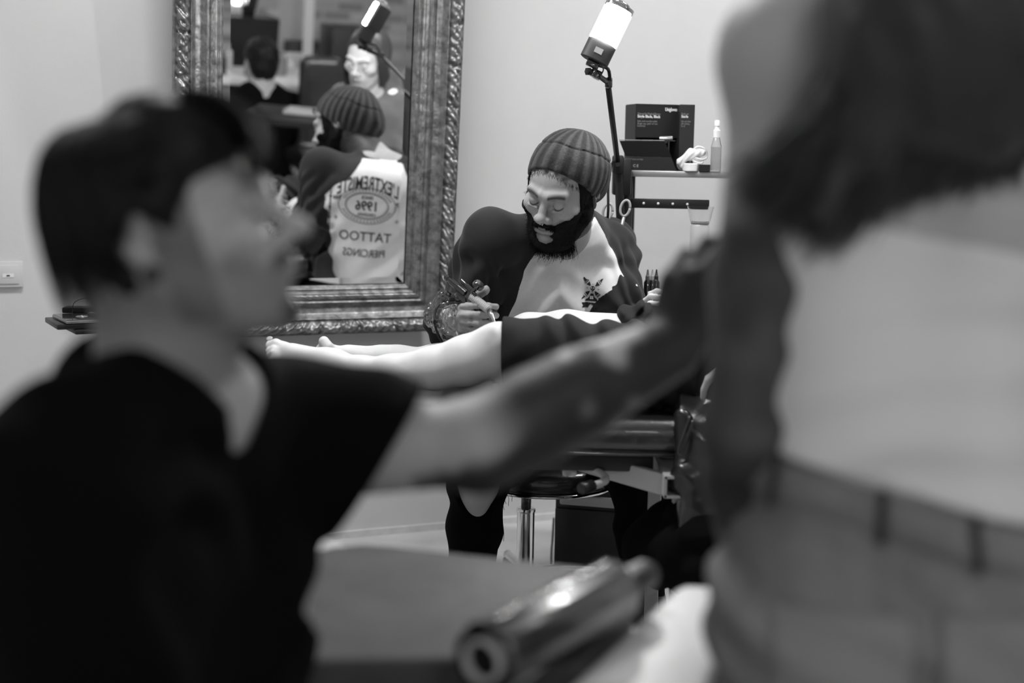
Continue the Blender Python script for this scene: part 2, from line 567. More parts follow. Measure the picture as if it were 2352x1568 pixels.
def wall_near():
    bm = NB()
    for (a, b_, z0, z1) in ((UL, WU0, 0, CEIL), (WU1, UR, 0, CEIL), (WU0, WU1, 0, WZ0), (WU0, WU1, WZ1, CEIL)):
        lo = [bm.verts.new((x, -y, z0)) for x, y in ((a, 0), (b_, 0), (b_, .12), (a, .12))]
        hi = [bm.verts.new((x, -y, z1)) for x, y in ((a, 0), (b_, 0), (b_, .12), (a, .12))]
        bm.faces.new(lo); bm.faces.new(hi)
        for k in range(4): bm.faces.new((lo[k], lo[(k + 1) % 4], hi[(k + 1) % 4], hi[k]))
    o = obj('wall_near', bm, m_brick, smooth=False)
    o.location = RM(0, VN, 0); o.rotation_euler = (0, 0, YAW)
    tag(o, kind='structure')
    m_sky = mat('daylight_outside', 1, emit=5.0)
    bm = NB()
    def fr(u0, u1, z0, z1, d0, d1): box(bm, ((u0 + u1) / 2, (d0 + d1) / 2, (z0 + z1) / 2), (u1 - u0, d1 - d0, z1 - z0))
    fr(WU0, WU1, WZ0 - .03, WZ0 + .05, -.08, .02); fr(WU0, WU1, WZ1 - .05, WZ1, -.08, -.02)
    fr(WU0, WU0 + .05, WZ0, WZ1, -.08, -.02); fr(WU1 - .05, WU1, WZ0, WZ1, -.08, -.02)
    fr((WU0 + WU1) / 2 - .02, (WU0 + WU1) / 2 + .02, WZ0, WZ1, -.08, -.02)
    o = obj('window_1', bm, m_white, smooth=False); o.location = RM(0, VN, 0); o.rotation_euler = (0, 0, YAW)
    tag(o, kind='structure')
    bm = NB(); box(bm, ((WU0 + WU1) / 2, -.1, (WZ0 + WZ1) / 2), (WU1 - WU0, .01, WZ1 - WZ0))
    g = obj('daylight_pane', bm, m_sky, smooth=False); g.parent = o
wall_near()
bm = NB()   # skirting of the mirror wall: the photo shows a thin cracked strip
box(bm, (0, 0, 0), (1, 1, 1))
for v in bm.verts: v.co = RM(UL + (v.co.x + .5) * (UR - UL), (v.co.y + .5) * .012, (v.co.z + .5) * .022)
tag(obj('baseboard_back', bm, m_base, smooth=False), kind='structure')
CEIL_LABELS = ['flat ceiling lamp above the framed mirror', 'flat ceiling lamp above the tool trolley', 'flat ceiling lamp above the standing woman', 'added ceiling fill light behind the camera, for the back of the standing woman', 'flat ceiling lamp furthest behind the camera on the right']
for u, v, pw in CEIL_LAMPS:
    t = thing('ceiling_lamp', CEIL_LABELS[CEIL_LAMPS.index((u, v, pw))], 'lamp', RM(u, v, CEIL - .08), group='ceiling lamps of the studio')
    bm = NB(); box(bm, RM(u, v, CEIL - .04), (.96, .20, .08), rot=rot3(math.degrees(YAW)), bev=.008); obj('housing', bm, m_white, t, SM)
    bm = NB(); box(bm, RM(u, v, CEIL - .081), (.90, .12, .004), rot=rot3(math.degrees(YAW))); obj('diffuser', bm, mat('ceiling_diffuser', 1, emit=1.5), t, False)

# ================================================================== the framed mirror, hung leaning forward on its wire
TILT = R(5.2)
mA = np.array([U2[0], U2[1], 0.0]); mV = np.array([V2[0], V2[1], 0.0]); mZ = np.array([0, 0, 1.0])
mN = mV * math.cos(TILT) - mZ * math.sin(TILT)
mB = mZ * math.cos(TILT) + mV * math.sin(TILT)
mO = np.array([MX[0], MX[1], 1.1])
def on_mirror(px, py):
    d = P(px, py, 1.0) - np.array([0, 0, CAM_Z]); o = np.array([0, 0, CAM_Z])
    t = ((mO - o) @ mN) / (d @ mN); q = o + d * t - mO
    return q @ mA, q @ mB
def MP(px, py, Y):
    """a thing seen in the mirror at this pixel, its image lying at distance Y: where it really stands"""
    p = P(px, py, Y); return p - 2 * ((p - mO) @ mN) * mN
FL, FR = on_mirror(391, 100)[0], on_mirror(1046, 300)[0]
FB = on_mirror(850, 760)[1]
FW = .145
FT = FB + 1.55
m_gold = mat('aged_gilt', .25, .38, metal=.75, bump=.5, bscale=55, var=.55, vscale=38)
m_glass_mirror = mat('mirror_silver', .93, 0.0, metal=1)
mirror = thing('framed_mirror', 'tall wall mirror in an ornate carved antique frame, behind the man with the beanie', 'mirror', mO + mA * (FL + FR) / 2 + mB * FB)
def mpt(a, b, h): return mO + mA * a + mB * b + mN * h
def frame_mesh():
    t = np.unique(np.concatenate([np.linspace(0, 1, 60), np.linspace(.18, .28, 8), np.linspace(.66, .97, 26)]))
    kt = [0, .03, .08, .09, .115, .125, .15, .18, .28, .30, .33, .36, .45, .56, .63, .66, .68, .72, .8, .9, .95, .975, 1.0, 1.0001]
    kh = [.006, .012, .021, .015, .015, .024, .026, .026, .026, .022, .03, .026, .019, .024, .036, .043, .036, .046, .056, .050, .042, .046, .03, -.01]
    h = np.interp(t, kt, kh)
    verts, faces = [], []
    corners = [(FL, FB), (FR, FB), (FR, FT), (FL, FT)]
    inward = [(1, 1), (-1, 1), (-1, -1), (1, -1)]
    for sd in range(4):
        (x0, y0), (x1, y1) = corners[sd], corners[(sd + 1) % 4]
        i0, i1 = inward[sd], inward[(sd + 1) % 4]
        L = math.hypot(x1 - x0, y1 - y0); n = int(L / .0035)
        s = np.linspace(0, 1, n)
        S_, T_ = np.meshgrid(s, t, indexing='ij')
        off = FW * (1 - T_)
        A = (x0 + i0[0] * off) * (1 - S_) + (x1 + i1[0] * off) * S_
        B_ = (y0 + i0[1] * off) * (1 - S_) + (y1 + i1[1] * off) * S_
        H = np.tile(h[None], (n, 1))
        along = S_ * L + sd * 3.1
        w = ss(T_, .66, .71) * (1 - ss(T_, .92, .965))
        q = np.stack([along, T_ * FW, along * 0], -1)
        orn = np.abs(np.sin(along * math.pi / .062)) ** .6 * np.cos((T_ - .81) * 9) * .006
        orn += .007 * np.maximum(0, vnoise(q, 65, 3)) + .004 * vnoise(q, 150, 9) + .003 * np.sin(along * 230 + T_ * 40)
        orn -= .006 * (np.abs(np.mod(along, .124) - .062) < .006)
        H = H + w * orn
        w2 = ss(T_, .175, .2) * (1 - ss(T_, .26, .285))
        H = H + w2 * .0035 * np.abs(np.sin(along * math.pi / .008 + T_ * 30))
        H = H + .0006 * vnoise(q, 300, 5) + .001 * vnoise(q * [1, .2, 1], 40, 8)
        pts = mO + A[..., None] * mA + B_[..., None] * mB + H[..., None] * mN
        b0 = len(verts) and sum(len(v) for v in verts)
        verts.append(pts.reshape(-1, 3))
        k = len(t)
        i = np.arange(n - 1)[:, None]; j = np.arange(k - 1)[None]
        f = np.stack([i * k + j, (i + 1) * k + j, (i + 1) * k + j + 1, i * k + j + 1], -1).reshape(-1, 4) + b0
        faces.append(f)
    me = npmesh('carved_frame', np.concatenate(verts), np.concatenate(faces))
    me.materials.append(m_gold)
    o = bpy.data.objects.new('carved_frame', me); COL.objects.link(o)
    me.transform(Matrix.Translation(-mirror.location)); o.parent = mirror
frame_mesh()
GL, GR, GB, GT = FL + FW, FR - FW, FB + FW, FT - FW
def glass():
    bm = NB(); bv = .021; s = bv * math.tan(R(1.6))
    o = [bm.verts.new(mpt(a, b, -s)) for a, b in ((GL, GB), (GR, GB), (GR, GT), (GL, GT))]
    i = [bm.verts.new(mpt(a, b, 0)) for a, b in ((GL + bv, GB + bv), (GR - bv, GB + bv), (GR - bv, GT - bv), (GL + bv, GT - bv))]
    bk = [bm.verts.new(mpt(a, b, -.008)) for a, b in ((GL, GB), (GR, GB), (GR, GT), (GL, GT))]
    bm.faces.new(i); bm.faces.new(bk)
    for k in range(4):
        bm.faces.new((o[k], o[(k + 1) % 4], i[(k + 1) % 4], i[k])); bm.faces.new((o[k], o[(k + 1) % 4], bk[(k + 1) % 4], bk[k]))
    obj('mirror_glass', bm, m_glass_mirror, mirror, smooth=False, label='bevelled mirror glass')
glass()
bm = NB()
Fm = np.stack([mA, mB, mN], 1)
box(bm, mpt((FL + FR) / 2, (FB + FT) / 2, -.02), (FR - FL - .02, FT - FB - .02, .022), rot=Fm)
obj('backing_board', bm, mat('raw_board', .2, .9), mirror, smooth=False)

# ================================================================== building blocks of a human figure
m_skin = mat('skin', .5, .5, attr=True, spec=.4, bump=.10, bscale=420, sss=0)
m_hair_dark = mat('dark_hair', .006, .45, spec=.25, bump=.5, bscale=220, stretch=(1, 1, .12))
m_hair_brown = mat('brown_hair', .035, .4, spec=.5)
m_black_cotton = mat('black_cotton', .0035, .9, bump=.5, bscale=500, spec=.08)
m_latex = mat('pale_glove', .5, .42, bump=.3, bscale=120, attr=True)

def head(S, M, o, sc=1.0, fem=False, ears=True, nosek=1.0):
    """head in a local frame: x to the viewer's right, face towards -y, z up, eyes at z = 0"""
    S.frame(M, o, sc)
    S.ell((0, .018, .03), (.0765, .098, .088), k=.01)
    S.ell((0, -.025, -.02), (.066, .062, .088), k=.03)
    S.ell((0, -.03, -.07), (.05 if fem else .054, .052, .04), k=.03)
    for s in (-1, 1):
        S.cap((.058 * s, .005, -.045), (.03 * s, -.062, -.095), .014, .013, k=.025)
        S.ell((.046 * s, -.062, -.024), (.022, .019, .018), k=.022)
        S.cap((.012 * s, -.091, .018), (.045 * s, -.077, .021), .009 if fem else .0105, .008, k=.014)
        S.ell((.0315 * s, -.1, -.003), (.0165, .0135, .0125), k=.016, op='s')
        S.ell((.0315 * s, -.0780, -.002), (.0142, .0132, .0125), k=.003)
        S.cap((.021 * s, -.0905, -.0155), (.042 * s, -.086, -.0145), .0030, .0028, k=.008)
        S.cap((.019 * s, -.0935, .0065), (.044 * s, -.0885, .0065), .0013, .0013, k=.004, op='s')
    S.ell((0, -.078, -.103), (.023, .019, .016), k=.02)
    # nose
    n = nosek
    S.cap((0, -.088, .012), (0, -.107 * (1 + (n - 1) * .3), -.026), .0072, .0098, k=.012)
    S.ell((0, -.1125 * (1 + (n - 1) * .3), -.031), (.0118, .0115, .0105), k=.008)
    for s in (-1, 1):
        S.ell((.0125 * s, -.1, -.0355), (.0088, .0115, .0085), k=.006)
        S.ell((.0072 * s, -.1035, -.0435), (.0042, .0068, .004), k=.004, op='s')
    # mouth
    S.ell((0, -.078, -.062), (.032, .024, .024), k=.02)
    S.cap((0, -.1015, -.047), (0, -.1, -.053), .0024, k=.005, op='s')
    for s in (-1, 1):
        S.cap((.004 * s, -.1005, -.0575), (.021 * s, -.0915, -.0615), .0048, .0024, k=.006)
        S.cap((0, -.0985, -.069), (.019 * s, -.0905, -.0635), .0058, .0026, k=.006)
        S.cap((0, -.1075, -.0628), (.021 * s, -.0955, -.063), .0010, .0009, k=.003, op='s')
    S.ell((0, -.103, -.082), (.02, .006, .005), k=.012, op='s')
    if ears:
        for s in (-1, 1):
            E = np.array(Matrix.Rotation(R(14 * s), 3, 'Z')) @ np.array(Matrix.Rotation(R(-12), 3, 'X'))
            S.ell((.077 * s, .016, .004), (.0058, .0185, .029), k=.006, rot=E)
            S.ell((.0735 * s, .006, -.024), (.0055, .0085, .013), k=.006)
            S.ell((.0835 * s, .013, .004), (.0052, .0115, .0185), k=.004, op='s', rot=E)
            S.cap((.0825 * s, .020, -.014), (.0825 * s, .0225, .018), .0032, .0032, k=.004)
            S.cap((.078 * s, -.001, -.006), (.080 * s, .002, -.012), .004, .003, k=.004)
    S.frame()
    return S

def neck(S, M, o, nb, r=.058, sc=1.0):
    a = np.array(o) + np.array(M) @ (np.array([0, .032, -.05]) * sc)
    b = np.array(o) + np.array(M) @ (np.array([0, .012, -.075]) * sc)
    S.cap(a, nb, r * .98, r * 1.08, k=.03)
    S.cap(b, np.array(nb) + (b - a) * .6, r * .78, r * .9, k=.02)

def torso(S, j, r=1.0, fem=False):
    a = nrm(np.array(j['shL']) - np.array(j['shR']))
    pel, bel, ch, nb = [np.array(j[k]) for k in ('pel', 'belly', 'chest', 'nb')]
    ah = nrm(np.array(j['hipL']) - np.array(j['hipR'])) if 'hipL' in j else a
    w = .78 if fem else 1.0
    for s in (-1, 1):
        S.cap(pel + ah * .065 * s, bel + a * .052 * s * w, .112 * r, .088 * r * (w ** .3), k=.05)
        S.cap(bel + a * .052 * s * w, ch + a * .075 * s * w, .088 * r * (w ** .3), .102 * r * (w ** .5), k=.05)
        S.cap(ch + a * .075 * s * w, nb + a * .06 * s, .098 * r * (w ** .5), .058 * r, k=.05)
    S.cap(np.array(j['shR']), np.array(j['shL']), .048 * r * (w ** .5), k=.05)
    for q in ('shR', 'shL'):
        S.cap(nb + (np.array(j[q]) - nb) * .12 + np.array([0, 0, .03]), np.array(j[q]) + np.array([0, 0, .012]), .04 * r, .046 * r * (w ** .4), k=.04)

def arm(S, sh, el, wr, r=1.0, k=.02):
    sh, el, wr = [np.array(x, float) for x in (sh, el, wr)]
    S.ell(sh, .058 * r, k=.035)
    S.cap(sh, el, .053 * r, .040 * r, k=.03)
    m = el * .72 + wr * .28
    S.cap(el, m, .039 * r, .0435 * r, k=k)
    S.cap(m, wr, .0435 * r, .0265 * r, k=k)

def leg(S, hip, kn, an, r=1.0, k=.03):
    hip, kn, an = [np.array(x, float) for x in (hip, kn, an)]
    S.cap(hip, kn, .085 * r, .055 * r, k=.04)
    S.ell(kn, .056 * r, k=k)
    m = kn * .66 + an * .34
    S.cap(kn, m, .05 * r, .053 * r, k=k)
    S.cap(m, an, .053 * r, .034 * r, k=k)

def hand(S, wr, fwd, back, thumb=1, sc=1.0, curls=(30, 35, 40, 45), spread=5, tdir=(.75, .6, -.35), tcurl=20, mid=None, grow=0.0):
    """fwd: wrist to knuckles; back: out of the back of the hand; thumb +1 puts the thumb on cross(fwd, back)"""
    fwd = nrm(fwd); back = np.array(back, float); back = nrm(back - fwd * (back @ fwd)); x = np.cross(fwd, back) * thumb
    M = np.stack([x, fwd, back], 1)     # local x = thumb side, y = forward, z = back of hand
    S.frame(M, np.array(wr, float), sc); g = grow
    S.cap((.012, .0, 0), (.022, .075, 0), .0165 + g, .0135 + g, k=.012)
    S.cap((-.008, .0, 0), (-.0, .082, .001), .0165 + g, .0135 + g, k=.012)
    S.cap((-.016, .004, -.001), (-.026, .07, -.001), .0145 + g, .0115 + g, k=.012)
    S.cap((.02, .018, -.008), (.03, .045, -.01), .0135 + g, .0125 + g, k=.012)
    tips = []
    bases = ((.0275, .084, 0), (.0085, .09, .001), (-.0105, .086, 0), (-.0275, .077, -.002))
    lens = ((.042, .026, .022), (.046, .030, .023), (.043, .028, .022), (.034, .021, .019))
    for f in range(4):
        b = np.array(bases[f]); c = curls[f]; c = c if hasattr(c, '__len__') else (c, c * 1.1, c * .8)
        ang = 0; sp = R(spread * (1.5 - f)); r0 = (.0092, .0093, .009, .0080)[f] + g
        p = b; rr = r0
        for q in range(3):
            ang += R(c[q])
            d = np.array([math.sin(sp) * math.cos(ang), math.cos(sp) * math.cos(ang), -math.sin(ang)])
            e = p + d * lens[f][q]
            S.cap(p, e, rr, rr * .9, k=.0035)
            p = e; rr *= .9
        tips.append(S.w(p))
    t = nrm(tdir); p0 = np.array([.026, .028, -.008]); p1 = p0 + t * .034
    S.cap(p0, p1, .0135 + g, .0105 + g, k=.008)
    t2 = nrm(t * math.cos(R(tcurl)) + np.array([-.3, .6, -.2]) * math.sin(R(tcurl)) * 1.3)
    p2 = p1 + t2 * .028; S.cap(p1, p2, .0105 + g, .0100 + g, k=.004)
    p3 = p2 + nrm(t2 * .8 + np.array([-.2, .4, 0]) * math.sin(R(tcurl))) * .021; S.cap(p2, p3, .0098 + g, .0085 + g, k=.004)
    tips.append(S.w(p3))
    S.frame()
    return tips

def foot(S, an, toe, up, big=1, sc=1.0, toes=True, side=None):
    """an: ankle, toe: tip of the second toe, up: out of the instep; big = side of the big toe along cross(fwd, up)"""
    an = np.array(an, float); f = np.array(toe, float) - an; L = np.linalg.norm(f); f = f / L
    up = np.array(up, float); up = nrm(up - f * (up @ f)); x = np.cross(f, up) * big
    S.frame(np.stack([x, f, up], 1), an, 1.0)
    S.ell((0, -.035 * sc, -.03 * sc), (.030 * sc, .034 * sc, .034 * sc), k=.03)
    S.cap((0, -.01, 0), (.006, L * .55, -.012), .034 * sc, .026 * sc, k=.03)
    S.cap((.012 * sc, L * .3, -.016), (.024 * sc, L * .74, -.016), .025 * sc, .0185 * sc, k=.02)
    S.cap((-.012 * sc, L * .2, -.022), (-.022 * sc, L * .68, -.02), .022 * sc, .0155 * sc, k=.02)
    if toes:
        tx = (.028, .008, -.006, -.019, -.031); tl = (1.0, .98, .94, .89, .83); tr = (.0142, .0095, .009, .0085, .0085)
        for i in range(5):
            b = (tx[i] * sc, L * (.74 - .02 * i), -.016); m = (tx[i] * sc * 1.03, L * (tl[i] + .74) / 2, -.010); e = (tx[i] * sc * 1.02, L * tl[i] - .008, -.017)
            S.cap(b, m, tr[i] * sc * 1.05, tr[i] * sc * .95, k=.008); S.cap(m, e, tr[i] * sc * .95, tr[i] * sc, k=.004)
    S.frame()

def local(M, o, sc=1.0):
    M = np.array(M); o = np.array(o, float)
    return lambda p: ((p - o) @ M) / sc

def face_colour(q, skin, c, beard=0.0, brow=.5, lip=.62, lash=.12, fem=False):
    """colouring of a face: brows, lashes, lips, stubble, plus painted mouth-line and nostril shade (q in head coordinates)"""
    x, y, z = q[:, 0], q[:, 1], q[:, 2]; ax = np.abs(x)
    front = y < -.055
    bz = .0185 + .004 * np.sin(np.clip((ax - .012) / .036, 0, 1) * 2.6)
    m = front * (ss(ax, .009, .014) * (1 - ss(ax, .046, .052))) * np.exp(-((z - bz) / (.0030 if fem else .0056)) ** 2)
    c = c * (1 - m * (1 - brow * .3)) 
    m = front * (ss(ax, .0165, .02) * (1 - ss(ax, .043, .046))) * np.exp(-((z + .0105 - .0062 * ((ax - .0315) / .013) ** 2) / .0021) ** 2)
    c = c * (1 - m * (1 - lash))
    m = (y < -.083) * np.exp(-((x / .021) ** 4)) * np.exp(-((z + .0635) / .0068) ** 4)
    c = c * (1 - m * (1 - lip))
    m = (y < -.083) * np.exp(-((x / .021) ** 4)) * np.exp(-((z + .0628) / .0012) ** 2)
    c = c * (1 - m * .6)  # shade of the closed mouth line, painted in
    m = np.exp(-(((ax - .0072) / .0042) ** 2 + ((z + .042) / .003) ** 2)) * (y < -.085)
    c = c * (1 - m * .7)  # nostril shade put into the skin colour
    return c

# ================================================================== the tattoo artist (the person in focus)
def build_artist():
    t = thing('person', 'bearded man in a knit beanie and two-tone raglan shirt bending over a tattoo', 'person', P(1230, 1080, 3.75) * [1, 1, 0])
    HM = rot3(-31, 22, 12); HO = P(1293, 432, 3.43); HS = 1.03
    nb = P(1302, 545, 3.67)
    j = dict(pel=P(1290, 985, 3.84), belly=P(1285, 830, 3.84), chest=P(1288, 680, 3.77), nb=nb,
             shR=P(1132, 553, 3.55), shL=P(1398, 572, 3.84),
             hipR=P(1220, 1000, 3.76), hipL=P(1360, 1000, 3.86))
    elR, wrR = P(1046, 738, 3.60), P(1057, 728, 3.40)
    elL, wrL = P(1450, 762, 3.66), P(1300, 815, 3.47)
    knR, anR = P(1098, 1092, 3.36), P(1078, 1395, 3.42)
    knL, anL = P(1470, 1100, 3.45), P(1480, 1400, 3.45)
    anR[2] = anL[2] = .09
    # --- the body, one surface
    aa = nrm(j['shL'] - j['shR']); bk = np.array([-aa[1], aa[0], 0]); ctr = (j['shL'] + j['shR']) / 2
    S = Field()
    torso(S, j, r=.95); head(S, HM, HO, HS); neck(S, HM, HO, nb)
    arm(S, j['shR'], elR, wrR); arm(S, j['shL'], elL, wrL)
    leg(S, j['hipR'], knR, anR); leg(S, j['hipL'], knL, anL)
    fw = P(1084, 735, 3.27) - wrR
    hR = dict(fwd=fw, back=(-.55, -.45, .62), thumb=-1)
    foot(S, anR, anR + [.0, -.2, -.05], (0, 0, 1)); foot(S, anL, anL + [.05, -.2, -.05], (0, 0, 1))
    hand(S, wrL, (-1, -.15, -.1), (0, .2, 1), thumb=-1, curls=(15, 15, 18, 20))
    tips = hand(S, wrR, HANDR['fwd'], HANDR['back'], thumb=HANDR['thumb'], curls=HANDR['curls'], tdir=HANDR['tdir'], tcurl=HANDR['tcurl'], sc=.97)
    L = local(HM, HO, HS)
    def beard_mask(q, soft=True):
        x, y, z = q[..., 0], q[..., 1], q[..., 2]; ax = np.abs(x)
        fz = .005 * vnoise(q, 120, 3) + .003 * vnoise(q, 320, 5)
        w = .010 if soft else .004
        jaw = ss(-.046 - z + fz + .62 * (ax - .030), -.3 * w, w)
        chin_bare = np.exp(-((x / .020) ** 2) - ((z + .089) / .011) ** 2)
        side = ss(ax + fz * 1.6, .056, .060) * (y > -.045) * (1 - ss(z, .05, .06)) * (y < .006)
        lipline = np.exp(-((x / .023) ** 4)) * np.exp(-((z + .066) / .0095) ** 4)
        jaw = jaw * (1 - .9 * chin_bare) * (1 - lipline)
        mo = np.exp(-((x / .037) ** 4)) * np.exp(-((z + .0500 + .45 * np.maximum(ax - .014, 0)) / .0082) ** 4) * (y < -.07)
        soul = np.exp(-((x / .008) ** 2) - ((z + .076) / .004) ** 2) * .7
        return np.clip(np.maximum(np.maximum(jaw, mo), np.maximum(side, soul)), 0, 1)
    def colf(p):
        c = np.full(len(p), .42) * (1 + .06 * vnoise(p, 30, 2) + .05 * vnoise(p, 110, 4))
        q = L(p); hd = (np.abs(q) < [.11, .14, .15]).all(1)
        x, y, z = q[:, 0], q[:, 1], q[:, 2]; ax = np.abs(x)
        f = face_colour(q, .42, c, lash=.08, lip=.7)
        fz = .006 * vnoise(q, 120, 3)
        b = beard_mask(q) * (.9 + .1 * vnoise(q, 500, 7))
        hl = ss(z + .35 * np.abs(x) ** 1 + fz * 2, .066, .082)
        b = np.maximum(b, hl * .75)
        f = f * (1 - .96 * b)
        c = np.where(hd & (z > -.16), f, c)
        # tattooed right forearm
        w = p - elR; ax_ = nrm(wrR - elR); tt = w @ ax_
        near = (np.linalg.norm(w - tt[:, None] * ax_, axis=1) < .07) & (tt > .02) & (tt < np.linalg.norm(wrR - elR) - .01)
        ink = (vnoise(p, 34, 11) + .5 * vnoise(p, 80, 12)) > .05
        c = np.where(near & ink, c * .22, c)
        return c
    def fine(p):
        q = L(p); hd = (np.abs(q[:, 0]) < .095) & (q[:, 1] < .05) & (q[:, 1] > -.14) & (q[:, 2] > -.14) & (q[:, 2] < .1)
        return hd | (np.linalg.norm(p - (wrR + nrm(HANDR['fwd']) * .08), axis=1) < .001)
    body = blob('body', S, .0036, m_skin, t, colf, refine=(fine, 2))
    
    # --- glove on the working hand
    G = Field()
    hand(G, wrR, HANDR['fwd'], HANDR['back'], thumb=HANDR['thumb'], curls=HANDR['curls'], tdir=HANDR['tdir'], tcurl=HANDR['tcurl'], sc=.97, grow=.0014)
    ax_ = nrm(wrR - elR)
    G.cap(wrR - ax_ * .05, wrR, .036, .0295, k=.01)
    G.dispf = lambda p: .0011 * np.sin(vnoise(p, 26, 4) * 9) + .0005 * vnoise(p, 160, 6)
    G.cut(wrR - ax_ * .035, -ax_)
    blob('glove', G, .0024, m_latex, t, lambda p: np.full(len(p), .38) * (1 + .08 * vnoise(p, 60, 3)), label='pale latex glove')
    # --- raglan shirt
    m_shirt = mat('raglan_cotton', .7, .85, attr=True, bump=.10, bscale=900, sheen=.1, spec=.2)
    T = Field(); jj = dict(j)
    torso(T, jj, r=1.09)
    a_ = nrm(j['shL'] - j['shR']); fwd = np.array([0, -1, -.25])
    bR = elR + nrm(wrR - elR) * .035; bL = elL + nrm(wrL - elL) * .12
    T.cap(j['shR'] + [0, 0, .004], elR, .070, .058, k=.045); T.cap(elR, bR, .057, .052, k=.03)
    T.cap(j['shL'] + [0, 0, .004], elL, .070, .058, k=.045); T.cap(elL, bL, .057, .050, k=.03)
    T.cap(nb + [0, 0, .0], nb + [0, -.012, .03], .072, .068, k=.03)
    hb = HO + HM @ np.array([0, .03, -.05])
    def fold(p):
        x, z = p[..., 0], p[..., 2]; y = p[..., 1]
        d = .006 * vnoise(p * [1.0, 1, .55], 9, 1) + .0032 * np.sin(vnoise(p, 7, 2) * 7 + x * 18 + z * 22)
        # creases sweeping across the belly from both armpits
        w = 1 - ss(z, .80, .99)
        d += w * .006 * np.sin((z * .9 + np.abs(x - .12) * .9) * 75 + 2.4 * vnoise(p, 5, 6)) * ss(y, 3.8, 3.6)
        # sleeve creases running down the arms
        for shd, e in ((j['shR'], elR), (j['shL'], elL)):
            ab = e - shd; tt = np.clip(((p - shd) @ ab) / (ab @ ab), 0, 1)
            q = p - shd - tt[..., None] * ab; dist = np.sqrt((q * q).sum(-1))
            ang = np.arctan2(q[..., 1], q[..., 0])
            near = (1 - ss(dist, .08, .12)) * ss(tt, .05, .25)
            d += near * (.0085 * np.sin(ang * 4 + tt * 7 + 2 * vnoise(p, 10, 5)) + .0045 * np.sin(ang * 9 - tt * 15 + 3 * vnoise(p, 12, 8)))
            d += near * ss(tt, .65, .95) * .004 * np.sin(tt * 40 + ang * 2)
        # back creases seen in the mirror
        bk = ss(y, 3.78, 3.86) * (1 - ss(z, .9, 1.02))
        d += bk * .008 * np.sin((z * 1.4 - x * 1.1) * 42 + 2 * vnoise(p, 4, 9))
        return d
    T.cap(ctr + bk * .055 + aa * .08 + [0, 0, -.02], ctr + bk * .055 - aa * .08 + [0, 0, -.02], .085, k=.05)
    T.cap(ctr + bk * .05 - aa * .12 + [0, 0, -.10], j['pel'] + bk * .05 - aa * .13 + [0, 0, .06], .085, .10, k=.05)
    T.dispf = fold
    T.cut(bR + nrm(wrR - elR) * .012, nrm(wrR - elR) * 1.0) if False else None
    # neckline opening
    T.frame(); T.cap(nb + [0, -.012, .035], nb + [0, -.05, .14], .070, .085, k=.012, op='s')
    midx = (j['shR'] + j['shL']) / 2
    Tt = Field(); torso(Tt, jj, r=1.09)
    Ta = Field(); Ta.cap(j['shR'], elR, .066, .060); Ta.cap(elR, wrR, .06, .05); Ta.cap(j['shL'], elL, .066, .060); Ta.cap(elL, wrL, .06, .05)
    def shirtcol(p):
        # raglan seam: slants from the neck to the armpit on each side, then runs round the arm
        u = np.abs((p - nb) @ a_); down = nb[2] - p[:, 2]; front = (p - ctr) @ bk < .03
        lim = np.where(front, np.interp(down, [-.05, 0, .03, .08, .12, .22, .4], [.03, .075, .118, .143, .150, .152, .158]),
                       np.interp(down, [-.05, 0, .03, .08, .12], [.09, .12, .165, .205, .215]))
        slv = (u > lim) & (down < np.where(front, .42, .14))
        slv |= (Ta.ev(p) < Tt.ev(p) - .004) & (down > .05) & (u > .20) & ~front
        slv |= (u > .19) & front
        slv |= (np.linalg.norm(p - elL, axis=1) < .12) | (np.linalg.norm(p - elR, axis=1) < .085)
        slv |= (Ta.ev(p) < .012) & (Tt.ev(p) > .035)
        return np.where(slv, .026, .80) * (1 + .03 * vnoise(p, 200, 3))
    def seam(p):
        c = shirtcol(p) > .3; d = .0035
        return (p[:, 2] > .60) & (((shirtcol(p + [d, 0, 0]) > .3) != c) | ((shirtcol(p - [d, 0, 0]) > .3) != c) | ((shirtcol(p + [0, 0, d]) > .3) != c) | ((shirtcol(p - [0, 0, d]) > .3) != c))
    sh = blob('shirt', T, .003, m_shirt, t, shirtcol, refine=(seam, 2), label='white shirt body with dark raglan sleeves')
    # --- trousers with a torn knee
    J = Field()
    for s in (-1, 1):
        ah = nrm(j['hipL'] - j['hipR']); J.cap(j['pel'] + ah * .065 * s, j['belly'] + ah * .04 * s - [0, 0, .04], .122, .1, k=.05)
    for hp, kn, an in ((j['hipR'], knR, anR), (j['hipL'], knL, anL)):
        J.cap(hp, kn, .094, .068, k=.04); J.ell(kn, .069, k=.03); J.cap(kn, kn * .6 + an * .4, .065, .064, k=.03); J.cap(kn * .6 + an * .4, an + [0, 0, .02], .064, .048, k=.03)
    J.ell(knR + [.006, -.070, -.020], (.064, .052, .086), k=.004, op='s')
    J.dispf = lambda p: .0015 * np.sin(p[..., 2] * 70 + 4 * vnoise(p, 9, 2)) + .002 * vnoise(p, 30, 3)
    blob('jeans', J, .0045, m_black_cotton, t, label='black jeans torn open at the knee')
    # frayed threads on the torn knee
    rng = np.random.default_rng(5); cs = []
    for i in range(26):
        a = knR + [.062 + rng.normal(0, .006), -.045 + rng.normal(0, .008), .01 + rng.normal(0, .022)]
        l = rng.uniform(.02, .05) if i else .15
        k = np.linspace(0, 1, 9)[:, None]
        cs.append(a + k * [rng.normal(.004, .006), -.004, -l] + np.stack([np.sin(k[:, 0] * 9 + i), np.cos(k[:, 0] * 7 + i), k[:, 0] * 0], 1) * .0022)
    strands('frayed_threads', cs, np.full(9, .0007), m_black_cotton, t)
